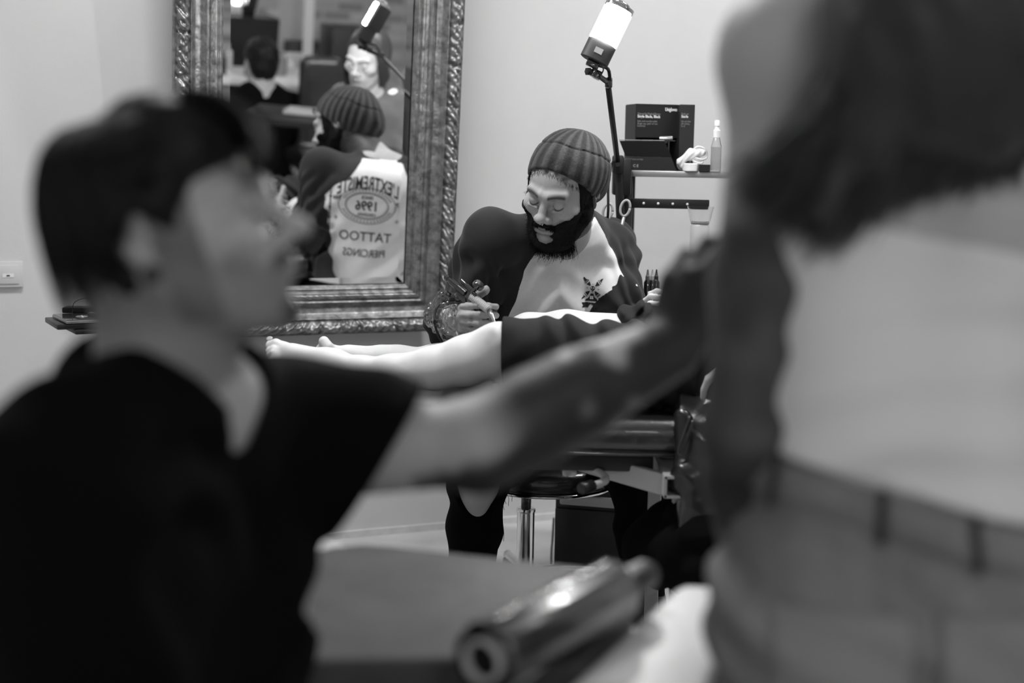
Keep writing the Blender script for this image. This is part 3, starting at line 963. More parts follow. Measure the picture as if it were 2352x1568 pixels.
    for an in (anR, anL):
        Sh = Field(); foot(Sh, an + [0, 0, -.008], an + [0, -.215, -.05], (0, 0, 1), toes=False, sc=1.5)
        Sh.cap(an + [0, 0, -.02], an + [0, .0, .03], .047, .045, k=.03)
        Sh.cut((0, 0, .004), (0, 0, -1)); blob('shoe', Sh, .005, m_black, t)
    # --- beanie
    B = Field().frame(HM, HO, HS)
    B.ell((0, .020, .032), (.087, .107, .094), k=.03)
    B.ell((-.004, .070, .026), (.074, .074, .074), k=.05)
    B.ell((-.002, .106, -.026), (.062, .050, .056), k=.04)
    B.frame()
    ccen = HO + HM @ np.array([0, .04, .02])
    cax = HM @ nrm([0, .55, .84])
    F_ = frame_z(cax)
    def ribs(p):
        q = (p - ccen) @ F_; a = np.arctan2(q[..., 1], q[..., 0])
        return a * 23, q
    def bd(p):
        a, q = ribs(p); ph = a + .5 * vnoise(p, 18, 3)
        rr = np.sqrt(q[..., 0] ** 2 + q[..., 1] ** 2)
        l = (p - HO) @ HM
        seam = np.exp(-((q[..., 2] - .052 - .004 * vnoise(p, 30, 8)) / .0022) ** 2)
        return ss(rr, .01, .05) * .0019 * np.sin(ph) + .0006 * vnoise(p, 260, 5) - .0028 * seam + .004 * vnoise(p, 14, 7) * ss(l[..., 1], .05, .12)
    B.dispf = bd
    B.frame(HM, HO, HS); B.cut((0, -.085, .092), (0, -.75, -.66), k=.006); B.frame()
    B.frame(HM, HO, HS)
    def bcol(p):
        a, q = ribs(p); s = np.sin(a + .5 * vnoise(p, 18, 3))
        kn_ = .85 + .25 * np.sin(q[:, 2] * 1500) * .5 + .2 * vnoise(p, 420, 2)
        seam = np.exp(-((q[:, 2] - .052 - .004 * vnoise(p, 30, 8)) / .0022) ** 2)
        return (.030 + .075 * ss(s, -.5, .8) ) * kn_ * (1 - .8 * seam)
    m_knit = mat('ribbed_knit', .05, .95, attr=True, bump=.9, bscale=700, sheen=.25, spec=.1)
    # hollow it so that the brim has an edge
    bn = blob('beanie', B, .0028, m_knit, t, bcol, label='dark ribbed knit beanie')
    # --- beard: a volume under the jaw and loose hairs
    Bd = Field().frame(HM, HO, HS)
    Bd.cap((-.030, -.058, -.105), (.030, -.058, -.105), .020, k=.015); Bd.ell((0, -.062, -.112), (.034, .026, .020), k=.02)
    for s in (-1, 1):
        Bd.cap((.060 * s, -.010, -.050), (.036 * s, -.052, -.098), .0145, .019, k=.015)
        Bd.cap((.066 * s, .0, -.01), (.060 * s, -.010, -.050), .008, .0145, k=.015)
    Bd.frame()
    Hd = Field(); head(Hd, HM, HO, HS, ears=False); Bd.p = [(op, (lambda g: (lambda p: g(p) - .0022))(f) if op == 'u' else f, c, r_, k) for op, f, c, r_, k in Hd.p] + Bd.p
    def bdisp(p):
        q = L(p); m = beard_mask(q, soft=False)
        return (.0012 + .0016 * vnoise(p, 90, 2) + .0016 * vnoise(p, 300, 3)) - .012 * (1 - m)
    Bd.dispf = bdisp
    beard = blob('beard', Bd, .0026, mat('black_beard', .008, .8, bump=1, bscale=500, spec=.2), t)
    rng = np.random.default_rng(3); cs = []
    def hair_at(l, d, ln, curl=.004):
        k = np.linspace(0, 1, 6); f = rng.uniform(60, 160); ph = rng.uniform(0, 6)
        c = np.array(l)[None] + k[:, None] * np.array(d)[None] * ln
        c = c + np.stack([np.sin(k * f * ln + ph), np.cos(k * f * ln * .8 + ph), np.sin(k * 5 + ph)], 1) * curl * k[:, None]
        return HO + (c * HS) @ HM.T
    for i in range(4200):
        s = rng.choice([-1, 1]); u = rng.uniform(0, 1)
        if u < .55:
            a = rng.uniform(-1, 1) * 1.25; rr = rng.uniform(.75, 1.1)
            l = (math.sin(a) * .052 * rr, -.020 - math.cos(a) * .062 * rr, rng.uniform(-.125, -.09))
            d = nrm([math.sin(a) * .5, -math.cos(a) * .5, -1]); cs.append(hair_at(l, d, rng.uniform(.012, .030), .005))
        elif u < .8:
            z = rng.uniform(-.10, .0); x = .070 - .35 * max(0, -.045 - z) - rng.uniform(0, .006); l = (s * x, rng.uniform(-.045, .004) - .6 * max(0, -.045 - z), z)
            cs.append(hair_at(l, nrm([s * .8, -.3, -.9]), rng.uniform(.006, .014), .002))
        else:
            x = rng.uniform(-.030, .030); l = (x, -.101 + 9 * x * x, -.050 - 5 * x * x + rng.normal(0, .002)); cs.append(hair_at(l, nrm([x * 14, -.5, -.9]), rng.uniform(.005, .010), .001))
    strands('beard_hair', cs, np.linspace(.00050, .00022, 6), MATS['black_beard'], beard)
    # stray hair under the brim
    cs = []
    for i in range(200):
        a = rng.uniform(-1.15, 1.15); l = (math.sin(a) * .070, -.012 - math.cos(a) * .078, .068 + .01 * math.cos(a) - .05 * abs(math.sin(a)) ** 2 + rng.uniform(-.003, .006))
        d = nrm([math.sin(a) * .4 + rng.normal(0, .3), -.25, -1]); cs.append(hair_at(l, d, rng.uniform(.004, .013), .001))
    strands('hair', cs, np.linspace(.0004, .00015, 6), MATS['black_beard'], t)
    # septum ring and ear plug
    bm = NB(); c = HO + HM @ np.array([0, -.108, -.0435]); pts = []
    for k in range(15):
        a = R(-110 + k * 220 / 14); pts.append(c + HM @ np.array([math.sin(a) * .0055, -.001, -math.cos(a) * .0055]))
    tube(bm, pts, .0009, 8)
    for p in (pts[0], pts[-1], ): bmesh.ops.create_icosphere(bm, subdivisions=2, radius=.0016, matrix=Matrix.Translation(p))
    for s in (-1, 1): bmesh.ops.create_icosphere(bm, subdivisions=2, radius=.0018, matrix=Matrix.Translation(c + HM @ np.array([.0035 * s, -.001, -.0055])))
    obj('nose_ring', bm, m_chrome, t)
    for s in (-1, 1):
        bm = NB(); e = HO + HM @ np.array([.079 * s, .008, -.030]); lathe(bm, e - HM @ np.array([.004, 0, 0]), e + HM @ np.array([.004, 0, 0]), [(0, .006), (0, .0085), (1, .0085), (1, .006)], 20)
        obj('ear_plug', bm, m_black, t)
    return t, j, S, T, tips, dict(HM=HM, HO=HO, nb=nb, wrR=wrR, elR=elR, a=a_)
HANDR = dict(fwd=(.12, -.97, .10), back=(-.97, -.12, .04), thumb=-1, curls=((48, 46, 20), (56, 56, 26), (60, 62, 32), (64, 68, 38)), tdir=(.62, .55, -.55), tcurl=12)
ARTIST = build_artist()

# ================================================================== the client lying back on the treatment bed
def build_client():
    t = thing('person', 'barefoot woman in black shorts and dark hooded top, legs stretched out on the bed', 'person', P(1650, 812, 3.13) * [1, 1, 0] + [0, 0, .665])
    HM = rot3(-112, 17, -4); HO = MP(843, 132, 5.88); HS = .98
    yv = np.array([-.95, .3, 0]); rt = np.array([.3, .95, 0])
    pel = P(1650, 808, 3.14)
    nb = HO + np.array([.055, 0, -.155])
    j = dict(pel=pel, belly=pel * .62 + nb * .38 + [.03, 0, 0], chest=pel * .3 + nb * .7 + [.015, 0, 0], nb=nb,
             shR=nb + rt * .155 + [0, 0, -.045], shL=nb - rt * .155 + [0, 0, -.045],
             hipL=P(1605, 838, 3.03), hipR=P(1600, 808, 3.25))
    knL, anL = P(1128, 806, 3.06), P(752, 832, 3.14)
    knR, anR = P(1216, 769, 3.31), P(893, 824, 3.36)
    S = Field()
    torso(S, j, r=.88, fem=True); head(S, HM, HO, HS, fem=True, nosek=.92); neck(S, HM, HO, nb, r=.048)
    def chain(pts):
        q = [(P(a, b, c), r) for a, b, c, r in pts]
        for (a, ra), (b, rb) in zip(q[:-1], q[1:]): S.cap(a, b, ra, rb, k=.02)
    S.cap(j['hipL'], P(1240, 815, 3.05), .080, .062, k=.03); S.cap(j['hipR'], P(1300, 775, 3.30), .080, .062, k=.03)
    chain([(1240, 815, 3.05, .062), (1140, 805, 3.06, .0555), (1070, 828, 3.07, .052), (1000, 845, 3.08, .0455), (900, 853, 3.10, .035), (830, 851, 3.12, .030), (752, 834, 3.14, .0265)])
    chain([(1300, 775, 3.30, .062), (1216, 771, 3.31, .051), (1150, 795, 3.32, .047), (1080, 815, 3.33, .042), (1000, 826, 3.34, .034), (930, 826, 3.35, .028), (880, 824, 3.36, .0255)])
    S.ell(P(1152, 778, 3.03), (.030, .035, .030), k=.03)
    foot(S, anL, P(604, 795, 3.17), (.25, -.62, .75), big=1, sc=.88)
    foot(S, anR, P(738, 790, 3.38), (.2, .35, .9), big=-1, sc=.86)
    # big toe standing up
    S.cap(P(752, 796, 3.335), P(744, 784, 3.34), .0135, .0125, k=.012)
    elL = np.array([.66, 2.74, .93]); wrL = np.array([.50, 2.88, .80])
    elR = np.array([.64, 3.22, .93]); wrR = P(1592, 735, 3.30)
    arm(S, j['shL'], elL, wrL, r=.86); arm(S, j['shR'], elR, wrR, r=.86)
    hand(S, wrR, P(1540, 700, 3.30) - wrR, (-.3, -.6, .8), thumb=1, sc=.88, curls=(35, 40, 42, 45))
    hand(S, wrL, (-.8, .5, -.35), (-.2, -.2, .9), thumb=-1, sc=.88, curls=(20, 22, 25, 30))
    L_ = local(HM, HO, HS)
    def colf(p):
        c = np.full(len(p), .66) * (1 + .03 * vnoise(p, 18, 2) + .02 * vnoise(p, 90, 4))
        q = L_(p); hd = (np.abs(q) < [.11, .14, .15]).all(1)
        f = face_colour(q, .6, c * .50, lash=.15, lip=.5, fem=True)  # face darkened against the work lamp: dimmer light put into the skin
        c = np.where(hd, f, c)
        # tattoo band on the far shin
        tt = (p - knR) @ nrm(anR - knR); d = np.linalg.norm(p - knR - tt[:, None] * nrm(anR - knR), axis=1)
        ink = (vnoise(p, 45, 3) + .7 * vnoise(p, 110, 8) > -.25) | (np.abs(tt - .205) < .006)
        c = np.where((tt > .09) & (tt < .212) & (d < .08) & ink, .05, c)
        # bruise under the near knee, small mole on the shin
        for q0, r0, k in ((P(1133, 766, 3.0), .013, .35), (P(1120, 782, 3.0), .010, .15), (P(1024, 821, 3.01), .0022, .6)):
            c = c * (1 - k * np.exp(-(((p - q0) * [1, .25, 1]) ** 2).sum(1) / (r0 * r0)))
        return c
    def fine(p):
        q = L_(p)
        return (np.abs(q) < [.09, .14, .13]).all(1) | (p[:, 0] < -.36)
    blob('body', S, .004, m_skin, t, colf, refine=(fine, 1))
    # toe nails
    for c, n_, r_ in ((P(619, 777, 3.152), nrm((-.25, -.62, .72)), .0078), (P(741, 779, 3.345), nrm((-.55, -.5, .62)), .007)):
        bm = NB(); F = frame_z(n_); 
        bmesh.ops.create_uvsphere(bm, u_segments=16, v_segments=8, radius=1, matrix=Matrix.Translation(c) @ Matrix(F.tolist()).to_4x4() @ Matrix.Diagonal((r_, r_ * .8, .0018, 1)))
        obj('toenail', bm, mat('nail', .5, .2), t)
    # shorts: near leg reaches below the knee joint, far leg pushed up into a roll
    m_sh = mat('black_jersey', .014, .8, bump=.2, bscale=700, sheen=.03, spec=.15)
    K = Field()
    ah = nrm(j['hipL'] - j['hipR'])
    for s in (-1, 1): K.cap(pel + ah * .06 * s, j['belly'] + ah * .03 * s, .118, .095, k=.05)
    hemN = P(1168, 815, 3.05); dN = nrm(hemN - j['hipL'])
    K.cap(j['hipL'], hemN + dN * .02, .094, .073, k=.04); K.cap(P(1300, 812, 3.05), hemN + dN * .02, .076, .071, k=.03)
    K.cap(P(1530, 872, 2.98), P(1178, 866, 3.02), .045, .036, k=.05)
    K.cap(P(1540, 880, 2.95), P(1190, 888, 3.0), .022, .020, k=.03)
    hemF = P(1468, 768, 3.28)
    K.cap(j['hipR'] + [.02, 0, 0], hemF, .084, .074, k=.03)
    def fold(p):
        x, z = p[..., 0], p[..., 2]
        tt = (p - hemN) @ -dN
        w = ss(x, .02, .12)
        d = .006 * w * np.sin((x * 1.0 + (z - .75) * .55) * 105 + 2.6 * vnoise(p, 8, 2))
        d += .0035 * vnoise(p * [1, 1, .6], 22, 4) + .003 * np.sin((x - z * .9) * 60 + 3 * vnoise(p, 6, 6)) * (1 - w)
        rl = np.exp(-((((p - hemF) @ nrm(hemF - j['hipR'])) + .02) / .05) ** 2) * ss(p[..., 1], 3.12, 3.2)
        d += rl * .0055 * np.sin((x * .9 - z * .8) * 230 + 2 * vnoise(p, 14, 5))
        return d
    K.dispf = fold
    K.frame(); K.cut(hemN + dN * .012, nrm(dN + np.array([0, 0, -.06])), k=.003)
    blob('shorts', K, .0036, m_sh, t, label='black jersey shorts')
    # hooded top
    m_hood = mat('dark_fleece', .05, .9, bump=.5, bscale=300, sheen=.2, attr=True)
    T = Field(); torso(T, j, r=1.02, fem=True)
    for sh_, e, w in ((j['shL'], elL, wrL), (j['shR'], elR, wrR)):
        T.cap(sh_, e, .062, .052, k=.04); T.cap(e, w + (e - w) * .1, .05, .040, k=.03)
    hb = HO + HM @ np.array([0, .07, -.12])
    T.cap(hb - rt * .07, hb + rt * .07, .042, k=.04); T.cap(nb + [.03, 0, .01], nb + [.02, 0, .03], .07, k=.03)
    T.dispf = lambda p: .006 * np.sin(vnoise(p, 9, 3) * 7) + .004 * vnoise(p, 22, 4)
    T.cap(nb + yv * .055 + [0, 0, -.02], nb + yv * .11 + [0, 0, .09], .060, .07, k=.012, op='s')
    blob('hooded_top', T, .005, m_hood, t, lambda p: .05 * (1 + .3 * vnoise(p, 12, 2)), label='dark hooded top')
    # hair: cap plus long strands, parted in the middle
    H = Field().frame(HM, HO, HS)
    H.ell((0, .022, .034), (.083, .101, .090), k=.02)
    H.cap((0, .07, 0), (0, .085, -.11), .06, .045, k=.05)
    for s in (-1, 1): H.cap((.066 * s, .012, -.0), (.066 * s, .03, -.13), .026, .020, k=.03)
    H.ell((0, -.075, -.02), (.064, .055, .082), k=.01, op='s')
    H.dispf = lambda p: .003 * vnoise(p * [1, 1, .3], 60, 3)
    mh = mat('brown_hair', .035)
    hr = blob('hair', H, .004, mh, t)
    rng = np.random.default_rng(11); cs = []
    k = np.linspace(0, 1, 12)[:, None]
    for i in range(1500):
        s = rng.choice([-1, 1]); a = rng.uniform(-.75, 1.5); up = rng.uniform(.0, .012)
        root = np.array([.004 * s, .02 - .085 * math.cos(a), .034 + .075 * max(.25, math.sin(a * .9 + .7))])
        p1 = np.array([s * rng.uniform(.05, .075), root[1] * .8 + .01, .085 + up]); p2 = np.array([s * (.086 + up), .0 + root[1] * .45, .0])
        p3 = np.array([s * rng.uniform(.055, .095), .015 + root[1] * .4 + rng.normal(0, .01), -.13 - rng.uniform(0, .10)])
        c = (1 - k) ** 3 * root + 3 * (1 - k) ** 2 * k * p1 + 3 * (1 - k) * k * k * p2 + k ** 3 * p3
        c = c + rng.normal(0, .002, 3) + .003 * np.stack([np.sin(k[:, 0] * 8 + i), np.cos(k[:, 0] * 6 + i), 0 * k[:, 0]], 1)
        cs.append(HO + (c * HS) @ HM.T)
    strands('hair_strands', cs, np.concatenate([np.full(9, .0009), [.0007, .0005, .0002]]), mh, hr)
    return t, dict(anL=anL, knL=knL)
build_client()

# ================================================================== treatment bed under the client
m_leather = mat('black_leather', .014, .30, bump=.15, bscale=200, coat=.5, spec=.8)
m_cream = mat('cream_enamel', .42, .4)
m_cable = mat('black_cable', .012, .5)
BT = .664
def cushion(bm, x0, x1, y0, y1, zt, th, rot=None):
    vs = box(bm, ((x0 + x1) / 2, (y0 + y1) / 2, zt - th / 2), (x1 - x0, y1 - y0, th), bev=min(.035, th * .42), seg=5, rot=rot)
    return vs
def build_bed():
    t = thing('treatment_bed', 'black padded treatment bed on a cream tubular frame carrying the barefoot woman', 'bed', (.2, 3.15, 0))
    for i, (x0, x1, nm, lab) in enumerate(((-.56, -.045, 'leg_cushion', None), (-.035, .372, 'seat_cushion', None))):
        bm = NB(); cushion(bm, x0, x1, 2.86, 3.50, BT, .078); obj(nm, bm, m_leather, t)
        bm = NB(); pts = [(x0 + .02, 2.861), (x1 - .02, 2.861), (x1 - .004, 2.88), (x1 - .004, 3.48), (x1 - .02, 3.499), (x0 + .02, 3.499), (x0 + .004, 3.48), (x0 + .004, 2.88), (x0 + .02, 2.861)]
        tube(bm, [(x, y, BT - .070) for x, y in pts], .0035, 8); obj('piping', bm, m_leather, t)
    bm = NB(); cushion(bm, -.36, .36, -.32, .32, .04, .078)
    for v in bm.verts:
        x, y, z = v.co; a = R(58); v.co = (.42 + .36 * math.cos(a) + x * math.cos(a) - z * math.sin(a) * -1 * -1 + .14, 3.18 + y, BT - .03 + .36 * math.sin(a) + x * math.sin(a) + z * math.cos(a))
    obj('back_cushion', bm, m_leather, t)
    bm = NB()
    bm.free()
    for y in (2.93, 3.42): bm = NB(); box(bm, (-.12, y, BT - .100), (.84, .04, .035), bev=.004); obj('side_rail', bm, m_black, t, SM)
    for x in (-.42, .25): bm = NB(); box(bm, (x, 3.17, BT - .100), (.04, .44, .032), bev=.004); obj('cross_rail', bm, m_cream, t, SM)
    # lifting arm: a flat tube running down to the open ended cross tube
    bm = NB(); a, b = P(1318, 1052, 3.02), P(1534, 1114, 2.86)
    F = frame_z(b - a, (0, 1, 0)); box(bm, (a + b) / 2, (.045, .022, np.linalg.norm(b - a)), rot=F, bev=.004); obj('lifting_arm', bm, m_cream, t, SM)
    bm = NB(); c = P(1553, 1114, 2.84); w = .024; h = .020; tt = .003
    for (dx, dz, sx, sz) in ((0, h, w * 2, tt), (0, -h, w * 2, tt), (-w, 0, tt, h * 2), (w, 0, tt, h * 2)):
        box(bm, c + [dx, .15, dz], (sx + tt, .34, sz + tt))
    obj('cross_tube', bm, m_cream, t, SM)
    bm = NB(); c = P(1556, 1150, 2.88); box(bm, (c[0], c[1] + .02, .27), (.016, .03, .54), bev=.003); obj('front_leg', bm, m_cream, t, SM); bm = NB()
    box(bm, (c[0] - .004, c[1] + .42, .27), (.03, .03, .54), bev=.003); obj('front_leg', bm, m_cream, t, SM)
    bm = NB()
    for y in (2.95, 3.40): tube(bm, [(-.52, y, BT - .11), (-.50, y, .30), (-.54, y, .03)], .016, 12, smooth=4)
    tube(bm, [(-.54, 2.90, .025), (-.54, 3.46, .025)], .018, 12); obj('rear_leg', bm, m_cream, t)
    bm = NB(); tube(bm, [(-.54, 3.17, .05), (.36, 3.17, .05)], .02, 12); tube(bm, [(.36, 2.9, .03), (.36, 3.44, .03)], .02, 12); obj('base_tube', bm, m_cream, t)
    bm = NB(); tube(bm, [P(1305, 1050, 2.95), P(1352, 1072, 2.93), P(1385, 1090, 2.90), P(1391, 1102, 2.88), P(1378, 1110, 2.86), P(1352, 1118, 2.84)], .0082, 14, smooth=6); h = obj('release_handle', bm, m_cream, t)
    bm = NB(); cyl(bm, P(1362, 1115, 2.845), P(1334, 1122, 2.82), .0125, bev=.003); obj('grip', bm, m_black, h)
    bm = NB(); c = P(1308, 1078, 2.94); box(bm, c, (.03, .03, .022), bev=.003); cyl(bm, c + [-.004, -.012, 0], c + [-.004, -.022, 0], .0085, n=20); obj('pivot_bolt', bm, mat('dull_steel', .35, .35, metal=.8), t, SM)
    bm = NB(); c = P(1530, 1075, 3.0); box(bm, c, (.035, .05, .05), bev=.006); obj('hinge_block', bm, m_cream, t, SM)
build_bed()

# dark jacket thrown over the end of the bed, a loop of its strap hanging
m_jacket = mat('shiny_black_fabric', .012, .28, bump=.3, bscale=60, coat=.2)
J = Field(); J.cap(P(1600, 930, 3.0), P(1620, 1060, 2.86), .060, .058, k=.04); J.cap(P(1620, 1060, 2.86), P(1640, 1200, 2.84), .058, .07, k=.04)
J.cap(P(1590, 925, 3.0), P(1580, 925, 3.2), .06, k=.03); J.cap(P(1575, 960, 2.86), P(1565, 1090, 2.85), .018, .016, k=.02)
J.dispf = lambda p: .008 * np.sin(p[..., 0] * 60 + p[..., 2] * 25 + 3 * vnoise(p, 9, 3)) + .005 * vnoise(p, 30, 1)
jk = blob('jacket', J, .004, m_jacket); tag(jk, 'shiny black jacket hanging over the near end of the treatment bed', 'jacket')
bm = NB(); tube(bm, [P(1585, 955, 2.83), P(1566, 1010, 2.82), P(1558, 1035, 2.82), P(1564, 1042, 2.82), P(1574, 1020, 2.82), P(1592, 965, 2.82)], .0028, 8, smooth=6); obj('hanging_strap', bm, m_leather, jk)
# dark bag on the floor by the bed's end
J = Field(); J.cap(P(1530, 1255, 2.95), P(1640, 1270, 2.85), .085, .11, k=.06); J.cap(P(1560, 1195, 2.95), P(1650, 1190, 2.9), .035, .05, k=.06)
J.cap((.38, 2.95, .12), (.50, 2.9, .12), .11, k=.05)
J.dispf = lambda p: .010 * np.sin(vnoise(p, 8, 3) * 6) + .004 * vnoise(p, 30, 1)
J.cut((0, 0, .004), (0, 0, -1)); bg = blob('bag', J, .005, m_black_cotton); tag(bg, 'slouching black cloth bag on the floor below the treatment bed', 'bag')

# ------------------------------------------------------------------ the artist's stool
def build_stool():
    c = P(1208, 1180, 3.72); c = np.array([c[0], c[1], 0])
    t = thing('stool', 'round black stool on a chromed gas column under the man with the beanie', 'stool', c)
    zt = .40
    bm = NB(); lathe(bm, c + [0.05, 0, zt - .062], c + [0.05, 0, zt], [(0, .17), (.15, .188), (.7, .192), (.92, .18), (1, .15)], 48); obj('seat', bm, m_leather, t)
    bm = NB(); lathe(bm, c + [0.05, 0, zt - .070], c + [0.05, 0, zt - .058], [(0, .17), (.2, .191), (.8, .191), (1, .17)], 48); obj('seat_rim', bm, m_chrome, t)
    bm = NB(); cyl(bm, c + [0, 0, .05], c + [0, 0, .255], .0235, n=32); cyl(bm, c + [0, 0, .250], c + [0, 0, .262], .0255, n=32, bev=.003); obj('column', bm, m_chrome, t, SM)
    bm = NB(); cyl(bm, c + [0, 0, .262], c + [0, 0, zt - .065], .0135, n=24); obj('piston', bm, mat('dark_steel', .08, .25, metal=.7), t)
    for k in range(5):
        a = k * 2 * math.pi / 5 + .5; d = np.array([math.cos(a), math.sin(a), 0])
        bm = NB(); tube(bm, [c + [0, 0, .085], c + d * .12 + [0, 0, .078], c + d * .25 + [0, 0, .062]], .014, 10, smooth=3); l = obj('foot_spoke', bm, m_chrome, t)
        bm = NB(); q = c + d * .25 + [0, 0, .027]; s_ = np.cross(d, [0, 0, 1]); cyl(bm, q - s_ * .012, q + s_ * .012, .026, n=20, bev=.004); cyl(bm, q, q + [0, 0, .035], .006, n=8); obj('caster', bm, m_black, l)
    # low backrest, seen only in the mirror
    bc = MP(838, 612, 5.02); n_ = nrm(np.array([-.42, .9, 0])); x_ = np.array([n_[1], -n_[0], 0]); bm = NB()
    pts = []
    for a in np.linspace(0, 2 * math.pi, 40, endpoint=False):
        cx, cy = math.cos(a), math.sin(a); pts.append((.185 * abs(cx) ** .35 * np.sign(cx), .062 * abs(cy) ** .6 * np.sign(cy)))
    rings = []
    for dpt, gr in ((-.022, .92), (-.018, .98), (0, 1.0), (.018, .98), (.022, .92)):
        rings.append([bm.verts.new(bc + x_ * x * gr + np.array([0, 0, 1]) * y * gr + n_ * (dpt - .6 * x * x)) for x, y in pts])
    for i in range(4):
        for k in range(40): bm.faces.new((rings[i][k], rings[i][(k + 1) % 40], rings[i + 1][(k + 1) % 40], rings[i + 1][k]))
    bm.faces.new(rings[0][::-1]); bm.faces.new(rings[-1]); obj('backrest', bm, m_leather, t)
    bm = NB(); tube(bm, [bc + n_ * .0 + [0, 0, -.06], bc + n_ * .03 + [0, 0, -.14], c + [.03, .12, zt - .075], c + [.03, 0, zt - .075]], .011, 10, smooth=5); obj('back_bracket', bm, m_chrome, t)
build_stool()

# ------------------------------------------------------------------ black waste cabinet with a pale handle strip, cables on the floor
def build_cabinet():
    a = P(1276, 1140, 3.86); yaw = -14; M = rot3(yaw); z1 = .285
    t = thing('cabinet', 'low black cabinet with a pale metal handle strip standing behind the stool', 'cabinet', (a[0] + .14, a[1] + .12, 0))
    o = np.array([a[0], a[1], 0])
    bm = NB(); box(bm, o + M @ np.array([.145, .15, z1 / 2]), (.29, .30, z1), rot=M, bev=.004); obj('carcass', bm, m_black, t, SM)
    bm = NB(); box(bm, o + M @ np.array([.145, -.006, z1 / 2 - .024]), (.286, .012, z1 - .06), rot=M, bev=.003); d = obj('door', bm, m_black, t, SM)
    bm = NB(); vs = box(bm, o + M @ np.array([.108, -.013, z1 - .028]), (.185, .014, .028), rot=M, bev=.005); obj('handle', bm, mat('pale_metal', .45, .4, metal=.3), d, SM)
build_cabinet()
for i, (pts, lb) in enumerate((
    ([(1140, 1262, 3.95), (1180, 1258, 3.9), (1225, 1262, 3.9), (1290, 1268, 4.0)], 'thick black cable lying straight across the floor behind the stool'),
    ([(1228, 1248, 4.0), (1250, 1250, 3.95), (1268, 1264, 3.95), (1285, 1292, 3.8)], 'thin black cable curving down towards the low black cabinet'),
    ([(1272, 1190, 4.3), (1269, 1240, 4.2), (1267, 1262, 4.1), (1266, 1300, 3.9)], 'thin cable hanging beside the side of the low black cabinet'),
    ([(1150, 1268, 3.9), (1190, 1290, 3.75), (1240, 1300, 3.7), (1280, 1296, 3.75)], 'thin loop of cable on the floor in front of the stool foot'))):
    q = [P(*p) for p in pts]
    if i != 2:
        for k in range(len(q)): q[k][2] = .008
    bm = NB(); tube(bm, q, .0062 if i == 0 else .0035, 8, smooth=6)
    c = obj('floor_cable', bm, m_cable); recenter(c); tag(c, lb, 'cable')

# ------------------------------------------------------------------ the tattoo machine in his hand
m_gloss = mat('glossy_black_metal', .012, .12, metal=.0, spec=.8, coat=1.0)
m_clear = mat('clear_plastic', .95, .06, trans=1.0, ior=1.25)
def build_machine():
    tip = P(1139, 747, 3.245); g0 = P(1082, 680, 3.315); g1 = P(1124, 712, 3.275)
    t = thing('tattoo_machine', 'glossy black tattoo machine with a ribbed grip held in the gloved hand', 'tattoo machine', g1)
    d = nrm(g1 - g0)
    prof = []
    for k in range(27): prof.append((k / 26, .0095 + (.0012 if k % 2 else -.0008)))
    prof[0] = (0, .007); prof[-1] = (1, .0075)
    bm = NB(); lathe(bm, g0, g1, prof, 24); obj('grip', bm, mat('pale_grip', .55, .2, coat=.6), t, R(25))
    bm = NB(); lathe(bm, g1, tip, [(0, .0068), (.35, .0058), (.8, .0028), (1, .0012)], 16); obj('needle_tube', bm, mat('steel', .6, .2, metal=1), t)
    bm = NB(); a, b = P(1022, 634, 3.375), P(1072, 676, 3.325); lathe(bm, a, b, [(0, .004), (.04, .0072), (.16, .0072), (.18, .0058), (.30, .0060), (.32, .0085), (.62, .0090), (.65, .0115), (1, .0115)], 24); obj('motor', bm, m_gloss, t, R(30))
    bm = NB(); F = frame_z(P(1100, 694, 3.30) - P(1052, 664, 3.345), (0, 1, 0))
    box(bm, P(1074, 675, 3.325), (.026, .014, .052), rot=F, bev=.003); box(bm, P(1062, 684, 3.33), (.014, .02, .034), rot=F, bev=.003); box(bm, P(1092, 680, 3.312), (.012, .022, .020), rot=F, bev=.003); obj('body_frame', bm, m_gloss, t, SM)
    bm = NB(); lathe(bm, P(1058, 641, 3.34), P(1084, 668, 3.32), [(0, .003), (.1, .0042), (.5, .0042), (.55, .006), (1, .006)], 16); obj('adjusting_screw', bm, m_gloss, t, R(30))
    bm = NB(); lathe(bm, P(1084, 672, 3.315), P(1103, 650, 3.305), [(0, .0045), (.55, .0045), (.58, .0125), (.66, .0140), (.92, .0140), (1, .0115)], 24); obj('clamp_knob', bm, m_gloss, t, R(30))
    bm = NB(); lathe(bm, P(1078, 684, 3.33), P(1020, 686, 3.36), [(0, .012), (.1, .0155), (.45, .0155), (.5, .0135), (.8, .0135), (.83, .0165), (1, .0150)], 28); obj('drive_housing', bm, m_gloss, t, R(30))
    # thin clear bag over the cord and the wrist
    return t
build_machine()
Bg = Field()
Bg.cap(P(1018, 692, 3.34), P(1012, 726, 3.34), .024, .030, k=.02); Bg.cap(P(1012, 726, 3.34), P(1048, 785, 3.34), .034, .024, k=.02)
Bg.dispf = lambda p: .0035 * np.sin(vnoise(p, 34, 3) * 8) + .002 * vnoise(p, 120, 1)
m_film = bpy.data.materials.new('clear_film'); m_film.use_nodes = True
nt = m_film.node_tree; nt.nodes.remove(nt.nodes['Principled BSDF'])
tr = nt.nodes.new('ShaderNodeBsdfTransparent'); gl = nt.nodes.new('ShaderNodeBsdfGlossy'); gl.inputs['Roughness'].default_value = .12
mx = nt.nodes.new('ShaderNodeMixShader'); fr = nt.nodes.new('ShaderNodeFresnel'); fr.inputs[0].default_value = 1.45
ma = nt.nodes.new('ShaderNodeMath'); ma.operation = 'MULTIPLY_ADD'; ma.inputs[1].default_value = 1.2; ma.inputs[2].default_value = .05
